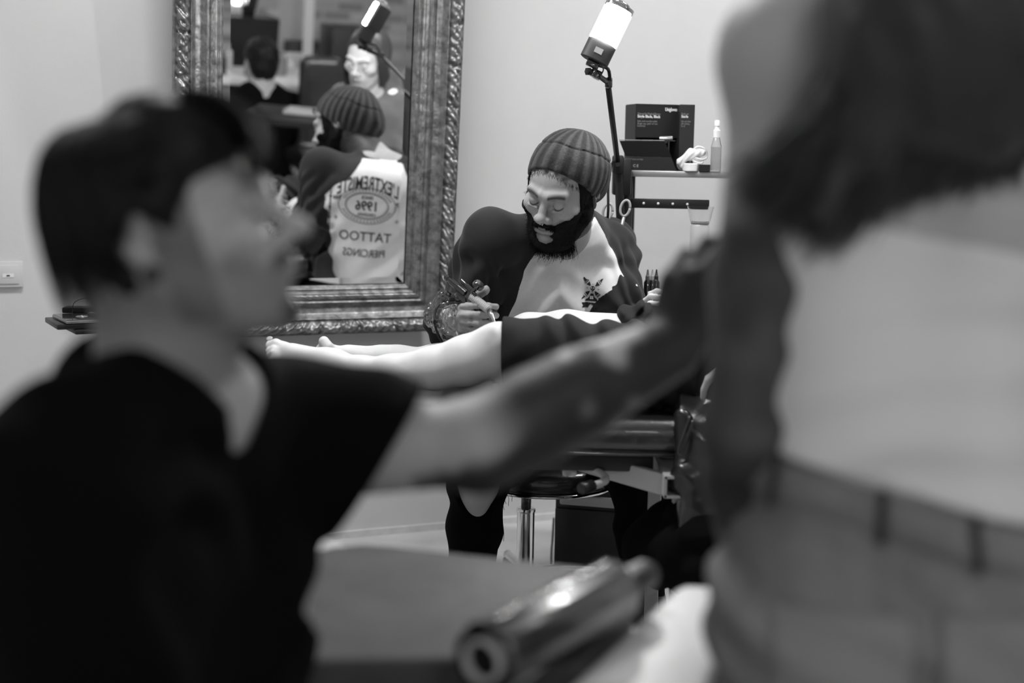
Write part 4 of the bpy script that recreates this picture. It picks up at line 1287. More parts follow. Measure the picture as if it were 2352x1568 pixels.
nt.links.new(fr.outputs[0], ma.inputs[0]); nt.links.new(ma.outputs[0], mx.inputs[0]); nt.links.new(tr.outputs[0], mx.inputs[1]); nt.links.new(gl.outputs[0], mx.inputs[2])
nt.links.new(mx.outputs[0], nt.nodes['Material Output'].inputs[0])
fb = blob('plastic_bag', Bg, .0028, m_film); tag(fb, 'crumpled clear plastic cord bag hanging at the gloved wrist', 'plastic bag')
bm = NB(); tube(bm, [P(1022, 688, 3.352), P(1004, 705, 3.33), P(998, 735, 3.315), P(1005, 765, 3.31), P(1025, 800, 3.32)], .0032, 8, smooth=8)
c = obj('clip_cord', bm, m_cable); recenter(c); tag(c, 'black clip cord leaving the tattoo machine inside the clear bag', 'cord')

# ------------------------------------------------------------------ the work lamp clamped to the trolley
def build_lamp():
    top, bot = P(1426, 12, 3.47), P(1363, 142, 3.44)
    t = thing('work_lamp', 'lit tubular work lamp on a thin black pole, clamped to the trolley', 'lamp', P(1410, 330, 3.80))
    d = nrm(bot - top); Ln = np.linalg.norm(bot - top)
    # half-round housing with a flat diffuser facing down towards the bed
    face = nrm(np.array([-.38, -.50, -.78])); face = nrm(face - d * (face @ d)); x = np.cross(d, face)
    F = np.stack([x, face, d], 1)
    def half(bm, t0, t1, r, a0, a1, fl=.55, n=20, cap=True):
        rings = []
        for tt in (t0, t1):
            c = top + d * Ln * tt
            rings.append([bm.verts.new(c + x * r * math.cos(a) + face * r * math.sin(a) * fl) for a in np.linspace(a0, a1, n)])
        for k in range(n - 1): bm.faces.new((rings[0][k], rings[0][k + 1], rings[1][k + 1], rings[1][k]))
        return rings
    def shell(t0, t1, r, nm, m, fl=.5, bulge=0):
        bm = NB(); n = 40; prof = [(0, .0), (0, .94), (.02, 1), (.98, 1), (1, .94), (1, 0)]
        rings = []
        for q, rr in [(t0, .9), (t0 + .012, 1.0), (t1 - .012, 1.0), (t1, .9)]:
            c = top + d * Ln * q
            rings.append([bm.verts.new(c + x * r * rr * math.cos(a) + face * r * rr * math.sin(a) * fl) for a in np.linspace(0, 2 * math.pi, n, endpoint=False)])
        for i in range(3):
            for k in range(n): bm.faces.new((rings[i][k], rings[i][(k + 1) % n], rings[i + 1][(k + 1) % n], rings[i + 1][k]))
        bm.faces.new(rings[0][::-1]); bm.faces.new(rings[-1]); return obj(nm, bm, m, t, SM)
    w = .0365
    shell(.0, .085, w * .98, 'end_cap', m_chrome, .62)
    bm = NB(); lathe(bm, top - d * .008, top + d * Ln * .03, [(0, .012), (.3, .022), (1, .030)], 28); obj('cap_dome', bm, m_chrome, t)
    shell(.66, .99, w * .97, 'housing', mat('lamp_housing', .05, .45), .5)
    bm = NB(); box(bm, top + d * Ln * .38 - face * w * .45, (.062, .016, Ln * .60), rot=F, bev=.003); obj('spine', bm, mat('lamp_housing', .05), t, SM)
    bm = NB(); n = 40; rings = []
    for q, rr in ((.09, .9), (.11, .97), (.645, .97), (.665, .9)):
        c = top + d * Ln * q
        rings.append([bm.verts.new(c + x * w * rr * math.cos(a) + face * w * rr * math.sin(a) * .56) for a in np.linspace(R(-28), R(208), n)])
    for i in range(3):
        for k in range(n): bm.faces.new((rings[i][k], rings[i][(k + 1) % n], rings[i + 1][(k + 1) % n], rings[i + 1][k]))
    bm.faces.new(rings[0][::-1]); bm.faces.new(rings[-1])
    obj('diffuser', bm, mat('lamp_diffuser', 1, emit=LAMP_E), t, SM, label='glowing white diffuser')
    bm = NB(); box(bm, top + d * Ln * .84 + face * w * .50 , (.020, .002, .014), rot=np.stack([x, face, d], 1)); obj('rating_label', bm, mat('label_paper', .5, .6), t, False)
    ba = top + d * Ln
    bm = NB(); pA, pB, pC, pD = ba, P(1372, 172, 3.46), P(1398, 190, 3.50), P(1396, 196, 3.51)
    box(bm, ba + d * .006, (.03, .016, .016), rot=F, bev=.003); box(bm, (ba + pB) / 2 + d * .004, (.012, .014, .034), rot=F, bev=.002)
    tube(bm, [pB, (pB + pC) / 2, pC], .007, 10); box(bm, pB, (.02, .02, .02), rot=F, bev=.003); box(bm, pC, (.018, .022, .026), bev=.004)
    tube(bm, [P(1375, 150, 3.46), P(1396, 158, 3.47), P(1401, 182, 3.49)], .0045, 8, smooth=4)
    obj('ball_joint', bm, m_gloss, t, SM)
    bm = NB(); cyl(bm, P(1368, 162, 3.45), P(1352, 164, 3.44), .005); cyl(bm, P(1355, 164, 3.44), P(1347, 164, 3.435), .0095, n=6, bev=.001); obj('wing_knob', bm, m_black, t, SM)
    bm = NB(); cyl(bm, P(1396, 190, 3.50), P(1419, 378, 3.83), .0075, n=16); obj('upper_pole', bm, m_black, t)
    bm = NB(); box(bm, P(1419, 378, 3.83), (.03, .04, .05), bev=.006); cyl(bm, P(1419, 378, 3.81), P(1419, 378, 3.78), .006); obj('elbow_joint', bm, m_black, t, SM)
    bm = NB(); cyl(bm, P(1420, 378, 3.83), P(1426, 530, 3.85), .0115, n=16); box(bm, P(1428, 405, 3.86), (.05, .045, .10), bev=.006); obj('lower_pole', bm, m_black, t, SM)
    bm = NB(); tube(bm, [P(1410, 368, 3.78), P(1402, 388, 3.78), P(1397, 430, 3.78), P(1397, 480, 3.78), P(1395, 510, 3.8)], .0035, 8, smooth=6); obj('mains_cable', bm, m_cable, t)
    bm = NB(); tube(bm, [P(1378, 146, 3.43), P(1386, 160, 3.43), P(1378, 178, 3.45), P(1392, 192, 3.48)], .0018, 6, smooth=6); obj('lamp_wire', bm, m_cable, t)
LAMP_E = 560.0
build_lamp()

# ------------------------------------------------------------------ the trolley with its shelves, rail and boxes
m_steel = mat('brushed_steel', .34, .35, metal=.6, bump=.1, bscale=90)
def build_trolley():
    a = P(1434, 391, 3.90); yw = -6; M = rot3(yw); o = np.array([a[0], a[1], 0]); zs = a[2]
    t = thing('tool_trolley', 'black and steel tool trolley standing against the wall right of the lamp', 'trolley', o + [.25, .1, 0])
    W, D = .62, .34
    def bx(nm, c, s, m, par=t, bev=.002):
        bm = NB(); box(bm, o + M @ np.array(c), s, rot=M, bev=bev); return obj(nm, bm, m, par, SM)
    bx('top_shelf', (W / 2, D / 2, zs - .008), (W, D, .017), m_steel)
    for x, y in ((.012, .012), (W - .012, .012), (.012, D - .012), (W - .012, D - .012)): bx('leg', (x, y, (zs - .017) / 2), (.024, .024, zs - .017), m_black)
    z = P(1500, 467, 3.90)[2]
    rail = bx('rail', (.125, .002, z), (.215, .004, .026), m_black)
    for k in range(4):
        c = o + M @ np.array([.055 + .0395 * k, -.0005, z]); bm = NB(); cyl(bm, c, c - M @ np.array([0, .002, 0]), .0035, n=14); obj('rail_hole', bm, m_white, rail)
    zl = P(1500, 706, 3.9)[2]
    bx('lower_shelf', (W / 2, D / 2, zl - .008), (W, D, .016), m_steel)
    bx('bottom_shelf', (W / 2, D / 2, .25), (W, D, .016), m_steel)
    return t, o, M, zs, zl
TR = build_trolley()
def on_trolley(x, y, z=0, lower=False): return TR[1] + TR[2] @ np.array([x, y, 0]) + [0, 0, (TR[4] if lower else TR[3]) + z + .0006]
M6 = TR[2]
m_box = mat('black_carton', .006, .5)
m_print = mat('white_print', .75, .6); m_print_g = mat('grey_print', .22, .6)
def build_dispenser():
    s = 3.9 / FPX * 1.0
    w, dp, h = .122, .10, .180
    t = thing('dispenser_carton', 'tall black dispenser carton with white print, open at the front, on the trolley', 'box', on_trolley(.035 + w / 2, .10))
    b = on_trolley(.026, .075); Mb = M6 @ rot3(18)
    def q(x, y, z): return b + Mb @ np.array([x, y, z])
    bm = NB(); box(bm, q(w / 2, .002, h - .045), (w, .003, .090), rot=Mb); box(bm, q(w / 2, dp, h / 2), (w, .003, h), rot=Mb); box(bm, q(w / 2, dp / 2, h), (w, dp, .003), rot=Mb)
    box(bm, q(.0, dp / 2, h / 2), (.003, dp, h), rot=Mb); box(bm, q(w, dp / 2, h / 2), (.003, dp, h), rot=Mb); box(bm, q(w / 2, dp / 2, .002), (w, dp, .003), rot=Mb)
    obj('carton', bm, m_box, t, False)
    F = np.stack([Mb[:, 0], [0, 0, 1], -Mb[:, 1]], 1)
    o = q(0, -.0005, 0)
    tx = [text_mesh('Unigloves', .0135, F, q(.083, -.0006, h - .0165), bold=.0003, sx=.66),
          text_mesh('Single Blade, Black', .0105, F, q(.004, -.0006, h - .036), bold=.00022, sx=.84)]
    obj('lettering', merge(tx), m_print, t, False)
    tx = [text_mesh('Disposable Medical Razors', .0085, F, q(.004, -.0006, h - .028), sx=.72), text_mesh('Safe and comfortable', .0075, F, q(.004, -.0006, h - .048), sx=.9),
          text_mesh('Single use, pack of one', .0075, F, q(.004, -.0006, h - .0545), sx=.85), text_mesh('hundred', .0075, F, q(.004, -.0006, h - .061), sx=.9)]
    obj('small_print', merge(tx), m_print_g, t, False)
    return t, b, Mb, q
DC = build_dispenser()
def carton2():
    t = thing('carton', 'narrow black carton with white print beside the dispenser carton', 'box', on_trolley(.165, .12))
    b = on_trolley(.146, .07); Mb = M6 @ rot3(8); w, dp, h = .041, .09, .181
    def q(x, y, z): return b + Mb @ np.array([x, y, z])
    bm = NB(); box(bm, q(w / 2, dp / 2, h / 2), (w, dp, h), rot=Mb, bev=.001); obj('carton_body', bm, mat('charcoal_carton', .013, .5), t, False)
    F = np.stack([Mb[:, 0], [0, 0, 1], -Mb[:, 1]], 1)
    obj('lettering', text_mesh('Sterile', .0105, F, q(.004, -.0008, h - .036), bold=.0002, sx=.7), m_print, t, False)
    obj('small_print', merge([text_mesh('Single use', .0085, F, q(.004, -.0008, h - .028), sx=.6), text_mesh('Safe and clean', .0075, F, q(.004, -.0008, h - .048), sx=.62), text_mesh('skin shaving', .0075, F, q(.004, -.0008, h - .0545), sx=.64), text_mesh('for all', .0075, F, q(.004, -.0008, h - .061), sx=.62)]), m_print_g, t, False)
carton2()
def lid_box():
    t = thing('open_carton', 'low black carton with its lid tilted open in front of the dispenser', 'box', on_trolley(.06, .01))
    b = on_trolley(.006, .004)
    def q(x, y, z): return b + M6 @ np.array([x, y, z])
    bm = NB(); prism(bm, [(0, 0), (.136, 0), (.120, .037), (-.002, .037)], np.stack([M6[:, 0], [0, 0, 1], M6[:, 1]], 1), q(0, 0, 0), .05); obj('tray', bm, m_box, t, False)
    bm = NB(); F = np.stack([M6[:, 0], nrm(np.array([0, -.25, 1])), nrm(np.array([0, 1, .25]))], 1)
    prism(bm, [(-.004, 0), (.121, 0), (.100, .042), (-.022, .042)], F, q(0, 0, .0375), .003); obj('lid', bm, m_box, t, False)
    bm = NB(); prism(bm, [(-.022, 0), (.100, 0), (.100, .0016), (-.022, .0016)], F, q(0, -.0115, .0800), .003); obj('lid_edge', bm, m_print_g, t, False)
    F2 = np.stack([M6[:, 0], [0, 0, 1], -M6[:, 1]], 1)
    obj('small_print', merge([text_mesh('Tattoo cartridges', .0065, F2, q(.012, -.0006, .028), sx=.7), text_mesh('C E', .010, F2, q(.017, -.0006, .009), bold=.0004)]), m_print_g, t, False)
lid_box()
# razors lying inside the dispenser, a grey strap and loose tubes behind the lid
for k, (x, a, l, lb) in enumerate(((.028, 20, .055, 'grey razor lying at the left inside the dispenser carton'), (.062, -28, .06, 'slanting grey razor in the middle of the dispenser carton'), (.085, 10, .05, 'dark razor at the right inside the dispenser carton'))):
    c = DC[3](x, .03, .055); d = DC[2] @ nrm([math.sin(R(a)), -.2, math.cos(R(a))])
    bm = NB(); tube(bm, [c - d * l / 2, c, c + d * l / 2], .0038, 8); box(bm, c + d * l / 2, (.022, .008, .008), rot=DC[2], bev=.002)
    r_ = obj('razor', bm, mat('grey_plastic', .14 if k < 2 else .03, .35), smooth=SM); recenter(r_); tag(r_, lb, 'razor', 'razors in the dispenser carton')
c = on_trolley(.112, .03, .086); bm = NB(); cyl(bm, c - M6 @ [.020, 0, .0], c + M6 @ [.016, 0, .002], .0065, bev=.001); 
tb = obj('foil_tube', bm, mat('foil', .55, .25, metal=.8), smooth=SM)
recenter(tb); tag(tb, 'short ribbed metal tube resting on the edge of the clear stand', 'tube')
bm = NB(); q = on_trolley(.118, .02)
box(bm, q + [0, 0, .041], (.004, .03, .082), rot=M6); box(bm, q + [.0, 0, .0812], (.034, .03, .003), rot=M6); box(bm, q + [.004, 0, .002], (.022, .034, .004), rot=M6)
st = obj('small_stand', bm, m_black, smooth=False); recenter(st); tag(st, 'thin black upright stand between the open carton and the white cable', 'stand')
bm = NB(); cc = on_trolley(.160, .045, .052)
for k, rr in enumerate((.018, .016, .014)):
    tube(bm, [cc + M6 @ np.array([math.cos(a) * rr + .002 * k, -.004 * k, math.sin(a) * rr]) for a in np.linspace(0, 2 * math.pi, 24)], .0016, 6)
for v in bm.verts: pass
cb = obj('grey_cable_coil', bm, mat('grey_rubber', .22, .5)); recenter(cb); cb.location.z = TR[3] + .0006; tag(cb, 'coiled grey cable standing between the cartons and the white cable', 'cable')
# white cable bundle
Wc = Field(); b0 = on_trolley(.150, .012, .010)
for a, b, r1, r2 in (((.0, 0, .016), (.030, 0, .036), .008, .014), ((.030, 0, .036), (.058, 0, .042), .014, .012), ((.0, 0, .016), (.012, 0, -.004), .008, .005)): Wc.cap(b0 + M6 @ np.array(a), b0 + M6 @ np.array(b), r1, r2, k=.01)
Wc.dispf = lambda p: .0009 * np.sin((p[..., 0] - p[..., 2] * .8) * 420 + vnoise(p, 40, 3) * 2)
wc = blob('white_cable_bundle', Wc, .0015, m_white); recenter(wc); tag(wc, 'bundled bright white cable lying over the white tape roll', 'cable')
bm = NB(); tube(bm, [b0 + M6 @ np.array(p) for p in ((.03, -.004, .04), (.045, -.008, .056), (.066, -.006, .05), (.072, 0, .03), (.060, -.01, .022), (.040, -.01, .026), (.036, -.008, .018), (.056, -.01, .012), (.060, -.008, .018), (.045, -.01, .022))], .0026, 8, smooth=6); obj('loose_end', bm, m_white, wc)
q = on_trolley(.180, .006); bm = NB(); lathe(bm, q, q + [0, 0, .0215], [(0, .019), (.08, .0205), (.92, .0205), (1, .019), (1, .012), (.2, .012)], 32)
o_ = obj('tape_roll', bm, m_white, smooth=SM); recenter(o_); tag(o_, 'small white roll of tape on the trolley below the white cable', 'tape roll')
q = on_trolley(.216, .006); bm = NB(); box(bm, q + [0, 0, .0095], (.030, .03, .019), rot=M6, bev=.001); o_ = obj('small_carton', bm, m_box, smooth=False); recenter(o_); tag(o_, 'tiny black carton between the white tape roll and the spray bottle', 'box')
def spray_bottle():
    q = on_trolley(.246, .004); t = thing('spray_bottle', 'slim clear spray bottle with a pale pump cap standing on the trolley', 'bottle', q)
    bm = NB(); lathe(bm, q, q + [0, 0, .094], [(0, .012), (.03, .0145), (.72, .0145), (.86, .011), (1, .008)], 28); obj('bottle_body', bm, m_clear, t, SM)
    bm = NB(); lathe(bm, q + [0, 0, .004], q + [0, 0, .066], [(0, .012), (.05, .0132), (1, .0132)], 28); obj('liquid', bm, mat('pale_liquid', .8, .15, alpha=.5), t, SM)
    bm = NB(); lathe(bm, q + [0, 0, .092], q + [0, 0, .138], [(0, .0095), (.4, .0100), (.45, .007), (.62, .006), (.66, .0075), (.95, .007), (1, .005)], 24); obj('pump_cap', bm, m_white, t, SM)
spray_bottle()
def scissors():
    c = P(1436, 478, 3.80); t = thing('scissors', 'pale-handled scissors hanging from the trolley post behind his shoulder', 'scissors', c)
    for s, nm in ((-1, 0), (1, 1)):
        ctr = P(1436 if s > 0 else 1396, 478 if s > 0 else 486, 3.80)
        bm = NB(); tube(bm, [ctr + np.array([math.cos(a) * .0125 + .003 * math.sin(a), 0, math.sin(a) * .021]) for a in np.linspace(0, 2 * math.pi, 28)], .0034, 8); obj('finger_loop', bm, mat('pale_rubber', .40, .5), t)
    bm = NB(); a, b = P(1433, 498, 3.80), P(1418, 560, 3.81); tube(bm, [a, b, P(1410, 610, 3.82)], [.0045, .004, .001], 8); tube(bm, [P(1399, 506, 3.80), P(1412, 552, 3.80), P(1424, 612, 3.82)], [.0045, .004, .001], 8); obj('blades', bm, m_steel, t)
scissors()
def cup():
    q = P(1608, 514, 3.80); t = thing('plastic_cup', 'clear plastic cup with a bright base standing on the trolley rail end', 'cup', q)
    bm = NB(); lathe(bm, q, q + [0, 0, .046], [(0, .024), (.05, .0255), (1, .036), (1, .034), (.1, .0235), (.1, .001)], 32, cap=False); obj('cup_wall', bm, m_clear, t, SM)
    bm = NB(); lathe(bm, q + [0, 0, .001], q + [0, 0, .008], [(0, .020), (.2, .0235), (1, .0235)], 32); obj('bright_liner', bm, m_white, t, SM)
    zl = TR[4]; bm = NB(); lathe(bm, [q[0], q[1], zl], q, [(0, .024), (.02, .026), (.97, .026), (1, .022)], 32)
    o_ = obj('canister', bm, mat('pale_canister', .42, .4), smooth=SM); recenter(o_); tag(o_, 'tall slim pale canister on the lower trolley shelf under the clear cup', 'canister')
cup()
# ink bottles and a framed pot on the lower trolley shelf
for k, (px, h, g, lb) in enumerate(((1487, .060, .10, 'ink bottle with a grey pointed cap, nearest his sleeve'), (1498, .066, .35, 'ink bottle with a pale pointed cap, the middle one of three'), (1507, .064, .012, 'ink bottle with a black pointed cap, right one of three'))):
    q = P(px, 655, 3.88); q[2] = TR[4] + .001; hb = P(px, 642, 3.88)[2] - q[2]
    t = thing('ink_bottle', lb, 'bottle', q, group='ink bottles on the lower trolley shelf')
    bm = NB(); lathe(bm, q, q + [0, 0, hb], [(0, .009), (.05, .0105), (.9, .0105), (1, .006)], 20); obj('bottle_body', bm, m_gloss, t, SM)
    bm = NB(); lathe(bm, q + [0, 0, hb], q + [0, 0, hb + .028], [(0, .0062), (.35, .0058), (.4, .0045), (1, .0018)], 16); obj('nozzle_cap', bm, mat('cap_%s' % ('grey', 'pale', 'black')[k], g, .4), t, SM)
q = P(1512, 700, 3.74); q[2] = TR[4] + .001
t = thing('acrylic_pot', 'square clear acrylic pot with a pale label in front of the ink bottles', 'pot', q)
bm = NB(); h = .056
for dx, dy, sx, sy in ((0, .024, .054, .003), (-.0255, 0, .003, .05), (.0255, 0, .003, .05), (0, -.024, .054, .003)): box(bm, q + [dx, dy, h / 2], (sx, sy, h))
box(bm, q + [0, 0, .002], (.05, .046, .003)); obj('pot_wall', bm, mat('frosted_acrylic', .85, .25, alpha=.45), t, False)
bm = NB(); box(bm, q + [-.010, -.0262, .030], (.020, .001, .036)); obj('pot_label', bm, mat('label_paper', .5), t, False)
# small wall socket and the tablets on a little wall table at the far left
def wall_pt(u, z, v=0.0): return np.array(RM(u, v, z))
MW = rot3(math.degrees(YAW))
t = thing('wall_switch', 'square white light switch with a small indicator window on the left wall', 'switch', wall_pt(-1.27, .845))
bm = NB(); box(bm, wall_pt(-1.272, .843, .006), (.088, .012, .072), rot=MW, bev=.002); obj('switch_plate', bm, mat('switch_plastic', .55, .35), t, SM)
bm = NB(); box(bm, wall_pt(-1.270, .843, .013), (.060, .005, .052), rot=MW, bev=.001); r_ = obj('rocker', bm, mat('switch_plastic', .55), t, SM)
bm = NB(); box(bm, wall_pt(-1.268, .840, .016), (.030, .0015, .010), rot=MW); obj('indicator_frame', bm, m_white, t, False)
bm = NB(); box(bm, wall_pt(-1.268, .840, .0172), (.009, .0012, .0035), rot=MW); obj('indicator_slot', bm, m_black, t, False)
def tablet_stand():
    c = P(206, 760, 3.52); zt = .758
    t = thing('side_table', 'small dark side table carrying tablets behind the seated man', 'table', (c[0], c[1], 0))
    bm = NB(); box(bm, (c[0] + .02, c[1] + .02, zt - .006), (.16, .17, .012), rot=rot3(30), bev=.003); obj('table_top', bm, m_black, t, SM)
    bm = NB(); cyl(bm, (c[0] + .06, c[1] + .04, .01), (c[0] + .06, c[1] + .04, zt - .01), .014); obj('pole', bm, m_black, t)
    bm = NB(); cyl(bm, (c[0] + .06, c[1] + .04, 0), (c[0] + .06, c[1] + .04, .016), .14, n=40, bev=.004); obj('base', bm, m_black, t, SM)
    rt = rot3(32); z = zt + .0005
    specs = (('notebook', 'black cover notebook at the bottom of the stack on the side table', 'notebook', (.005, .015), (.205, .165), .013, 28, m_black),
             ('tablet', 'black tablet with a bright metal edge lying on the black notebook', 'tablet', (.016, .008), (.185, .150), .008, 30, mat('tablet_edge', .35, .25, metal=.7)))
    for nm, lb, ct, (dx, dy), (w, h), th, yw, m in specs:
        bm = NB(); box(bm, (c[0] + dx, c[1] + dy, z + th / 2), (w, h, th), rot=rot3(yw), bev=.0025); o_ = obj(nm, bm, m, smooth=SM); recenter(o_); tag(o_, lb, ct)
        if nm == 'tablet':
            bm = NB(); box(bm, (c[0] + dx, c[1] + dy, z + th + .0006), (w - .006, h - .006, .0012), rot=rot3(yw)); s_ = obj('screen', bm, mat('dark_screen', .06, .08, coat=.5), None, False); s_.parent = o_; s_.matrix_parent_inverse = Matrix.Translation(-o_.location)
        z += th + .0014
    bm = NB(); box(bm, (c[0] - .02, c[1] + .075, z + .007), (.13, .05, .014), rot=rot3(6), bev=.003); o_ = obj('slim_case', bm, m_black, smooth=SM); recenter(o_); tag(o_, 'slim black case lying behind the tablet on the stack', 'case')
    bm = NB(); box(bm, (c[0] + .045, c[1] + .0, z + .005), (.075, .06, .010), rot=rot3(-25), bev=.003); o_ = obj('phone', bm, m_gloss, smooth=SM); recenter(o_); tag(o_, 'black phone on the tablet under the white ear bud case', 'phone')
    zz = z + .0108; q = np.array([c[0] + .030, c[1] + .0, zz])
    bm = NB(); lathe(bm, q, q + [0, 0, .028], [(0, .012), (.15, .0135), (.4, .012), (.5, .0105), (1, .0095)], 24); o_ = obj('earbud_case', bm, m_white, smooth=SM); recenter(o_); tag(o_, 'small white rounded plug standing on the black phone', 'plug')
    q2 = np.array([c[0] - .005, c[1] - .045, z]); bm = NB(); tube(bm, [q2 + [math.cos(a) * .0125, math.sin(a) * .0125, .0025] for a in np.linspace(0, 2 * math.pi, 24)], .0022, 8); o_ = obj('key_ring', bm, m_chrome); recenter(o_); tag(o_, 'bright metal ring lying on the front of the tablet', 'ring')
    bm = NB(); e = q + [-.008, 0, .018]; tube(bm, [e, e + [-.03, .0, .014], e + [-.058, .0, .004], e + [-.062, -.005, -.018], e + [-.058, -.02, -.0265]], .0009, 6, smooth=8); o_ = obj('thin_wire', bm, m_cable); recenter(o_); tag(o_, 'thin wire looping in the air from the white plug to the tablet', 'wire')
tablet_stand()

# ================================================================== prints on the raglan shirt
_, J_, S_, T_, TIPS_, INF_ = ARTIST
m_ink = mat('black_fabric_print', .015, .7); m_ink_g = mat('grey_fabric_print', .16, .7); m_ink_w = mat('white_fabric_print', .66, .85)
def project(bm, F, o, dirn, name, m, par, lift=.0016, cut=.007, rng=.16):
    """lay a flat print onto the cloth: x, y in metres on the frame F at o, pushed along dirn onto the shirt"""
    bmesh.ops.triangulate(bm, faces=bm.faces[:])
    for _ in range(4):
        es = [e for e in bm.edges if e.calc_length() > cut]
        if not es: break
        bmesh.ops.subdivide_edges(bm, edges=es, cuts=1); bmesh.ops.triangulate(bm, faces=[f for f in bm.faces if len(f.verts) > 3])
    co = np.array([v.co[:] for v in bm.verts])
    w = o + co[:, :1] * F[:, 0] + co[:, 1:2] * F[:, 1]
    lo = np.full(len(w), -rng); hi = np.zeros(len(w)); found = np.zeros(len(w), bool)
    for st in np.linspace(-rng, rng, 33):     # first entry from outside
        d = T_.ev(w + dirn * st); new = (d < 0) & ~found; hi[new] = st; found |= new
    lo = hi - rng / 16
    for _ in range(12):
        mid = (lo + hi) / 2; ins = T_.ev(w + dirn * mid[:, None]) < 0; hi = np.where(ins, mid, hi); lo = np.where(ins, lo, mid)
    w = w + dirn * (lo - lift)[:, None]
    bad = {i for i in range(len(found)) if not found[i]}
    for v, c in zip(bm.verts, w): v.co = c
    bm.verts.ensure_lookup_table(); bmesh.ops.delete(bm, geom=[bm.verts[i] for i in bad], context='VERTS')
    return obj(name, bm, m, par)
def poly(bm, pts):
    return bm.faces.new([bm.verts.new((x, y, 0)) for x, y in pts])
shirt = [c for c in ARTIST[0].children if c.name.startswith('shirt')][0]
sc = 3.62 / FPX / 15.68
def ep(pts): return [((x - 800) * sc, (800 - y) * sc) for x, y in pts]
o = P(1361, 671, 3.66); Fc = np.stack([nrm(P(1400, 673, 3.66) - o), [0, 0, 1], [0, -1, 0]], 1)
bm = NB()
for q in ([(450, 260), (480, 240), (570, 330), (615, 330), (510, 430), (500, 380), (480, 360)], [(690, 410), (740, 560), (700, 580), (575, 520)],
          [(1200, 295), (1160, 380), (1140, 390), (1130, 460), (1040, 350), (1090, 370), (1110, 330)], [(1000, 375), (1015, 365), (1115, 505), (1100, 520)], [(965, 415), (1070, 545), (985, 575), (910, 590), (900, 575), (930, 520)],
          [(690, 775), (715, 790), (690, 830), (635, 945), (540, 825), (560, 800)], [(490, 840), (505, 835), (615, 970), (600, 985)], [(465, 910), (560, 995), (530, 1000), (390, 1070), (430, 990), (470, 980)],
          [(885, 780), (910, 770), (1050, 840), (935, 955), (895, 860)], [(1095, 1000), (1090, 1090), (1015, 1020)],
          [(812 + 82 * math.cos(a), 668 + 80 * math.sin(a)) for a in np.linspace(0, 2 * math.pi, 20, endpoint=False)], [(765, 715), (862, 715), (842, 775), (782, 775)], [(775, 795), (825, 795), (815, 815), (785, 815)],
          [(750, 865), (840, 865), (890, 1000), (980, 1070), (995, 1155), (550, 1130), (565, 1075), (650, 1040), (720, 940)],
          [(410, 1180), (1050, 1215), (1020, 1245), (1010, 1395), (860, 1395), (845, 1310), (760, 1255), (690, 1300), (655, 1385), (600, 1365), (420, 1365), (470, 1285)]):
    poly(bm, ep(q))
project(bm, Fc, o, np.array([0., 1, 0]), 'chest_emblem', m_ink, shirt, cut=.006).data
bm = NB()
for q in ([(615, 330), (680, 370), (560, 500), (510, 430)], [(1060, 850), (1100, 880), (1000, 1010), (945, 965)], [(575, 650), (640, 640), (635, 670), (585, 672)], [(985, 670), (1045, 690), (1040, 715), (1000, 705)], [(785, 520), (855, 518), (855, 528), (785, 530)]): poly(bm, ep(q))
project(bm, Fc, o, np.array([0., 1, 0]), 'emblem_shading', m_ink_g, shirt, cut=.006)
bm = NB()
for cx, cy, rx, ry in ((772, 655, 22, 34), (848, 655, 22, 34), (740 + 10, 985, 38, 36), (818, 985, 34, 36), (750, 1045, 36, 34), (818, 1045, 34, 34)): poly(bm, ep([(cx + rx * math.cos(a), cy + ry * math.sin(a)) for a in np.linspace(0, 2 * math.pi, 14, endpoint=False)]))
poly(bm, ep([(790, 690), (800, 688), (825, 728), (815, 732)]))
project(bm, Fc, o, np.array([0., 1, 0]), 'emblem_windows', m_ink_w, shirt, lift=.0026, cut=.006)
# --- the large print on the back, read in the mirror
a_ = INF_['a']; bk = nrm(np.array([-a_[1], a_[0], 0]))
Fb = np.stack([-np.array([a_[0], a_[1], 0]) / np.linalg.norm(a_[:2]), [0, 0, 1], bk], 1)
ctr = MP(848, 456, 5.02)
def flat_text(body, size, x, y, bold=0, sx=1.0, arc=0.0):
    """lettering centred on x, y; arc bends it upward in the middle"""
    F0 = np.eye(3); b = text_mesh(body, size, F0, (0, 0, 0), th=0, align='CENTER', bold=bold, sx=sx)
    for v in b.verts:
        u = v.co.x; v.co.z = 0; v.co.y = v.co.y - size * .35 - arc * u * u
        v.co.x = x + u * (1 + (v.co.y / size) * .0); v.co.y += y
    bmesh.ops.remove_doubles(b, verts=b.verts[:], dist=1e-5)
    return b
bms = [flat_text("L'EXTREMISTE", .062, 0, .078, bold=.0006, sx=.56, arc=2.4), flat_text('1996', .045, 0, 0, bold=.0008, sx=.9), flat_text('SINCE', .015, 0, .028, bold=.0003),
       flat_text('ORIGINAL', .014, 0, -.030, bold=.0003, arc=-1.2), flat_text('TATTOO', .044, 0, -.105, bold=.0002, sx=1.0, arc=0), flat_text('PIERCINGS', .036, .0, -.160, bold=.0002, sx=.85),
       flat_text('No', .022, .105, .02, bold=.0006), flat_text('7', .022, -.105, .01, bold=.0006), flat_text('*', .03, .105, -.055), flat_text('*', .03, -.105, -.055)]
print_ = merge(bms)
def ringp(bm, rx, ry, w, n=72, x0=0, y0=0):
    a = [bm.verts.new((x0 + rx * math.cos(t_), y0 + ry * math.sin(t_), 0)) for t_ in np.linspace(0, 2 * math.pi, n, endpoint=False)]
    b = [bm.verts.new((x0 + (rx - w) * math.cos(t_), y0 + (ry - w) * math.sin(t_), 0)) for t_ in np.linspace(0, 2 * math.pi, n, endpoint=False)]
    for k in range(n): bm.faces.new((a[k], a[(k + 1) % n], b[(k + 1) % n], b[k]))
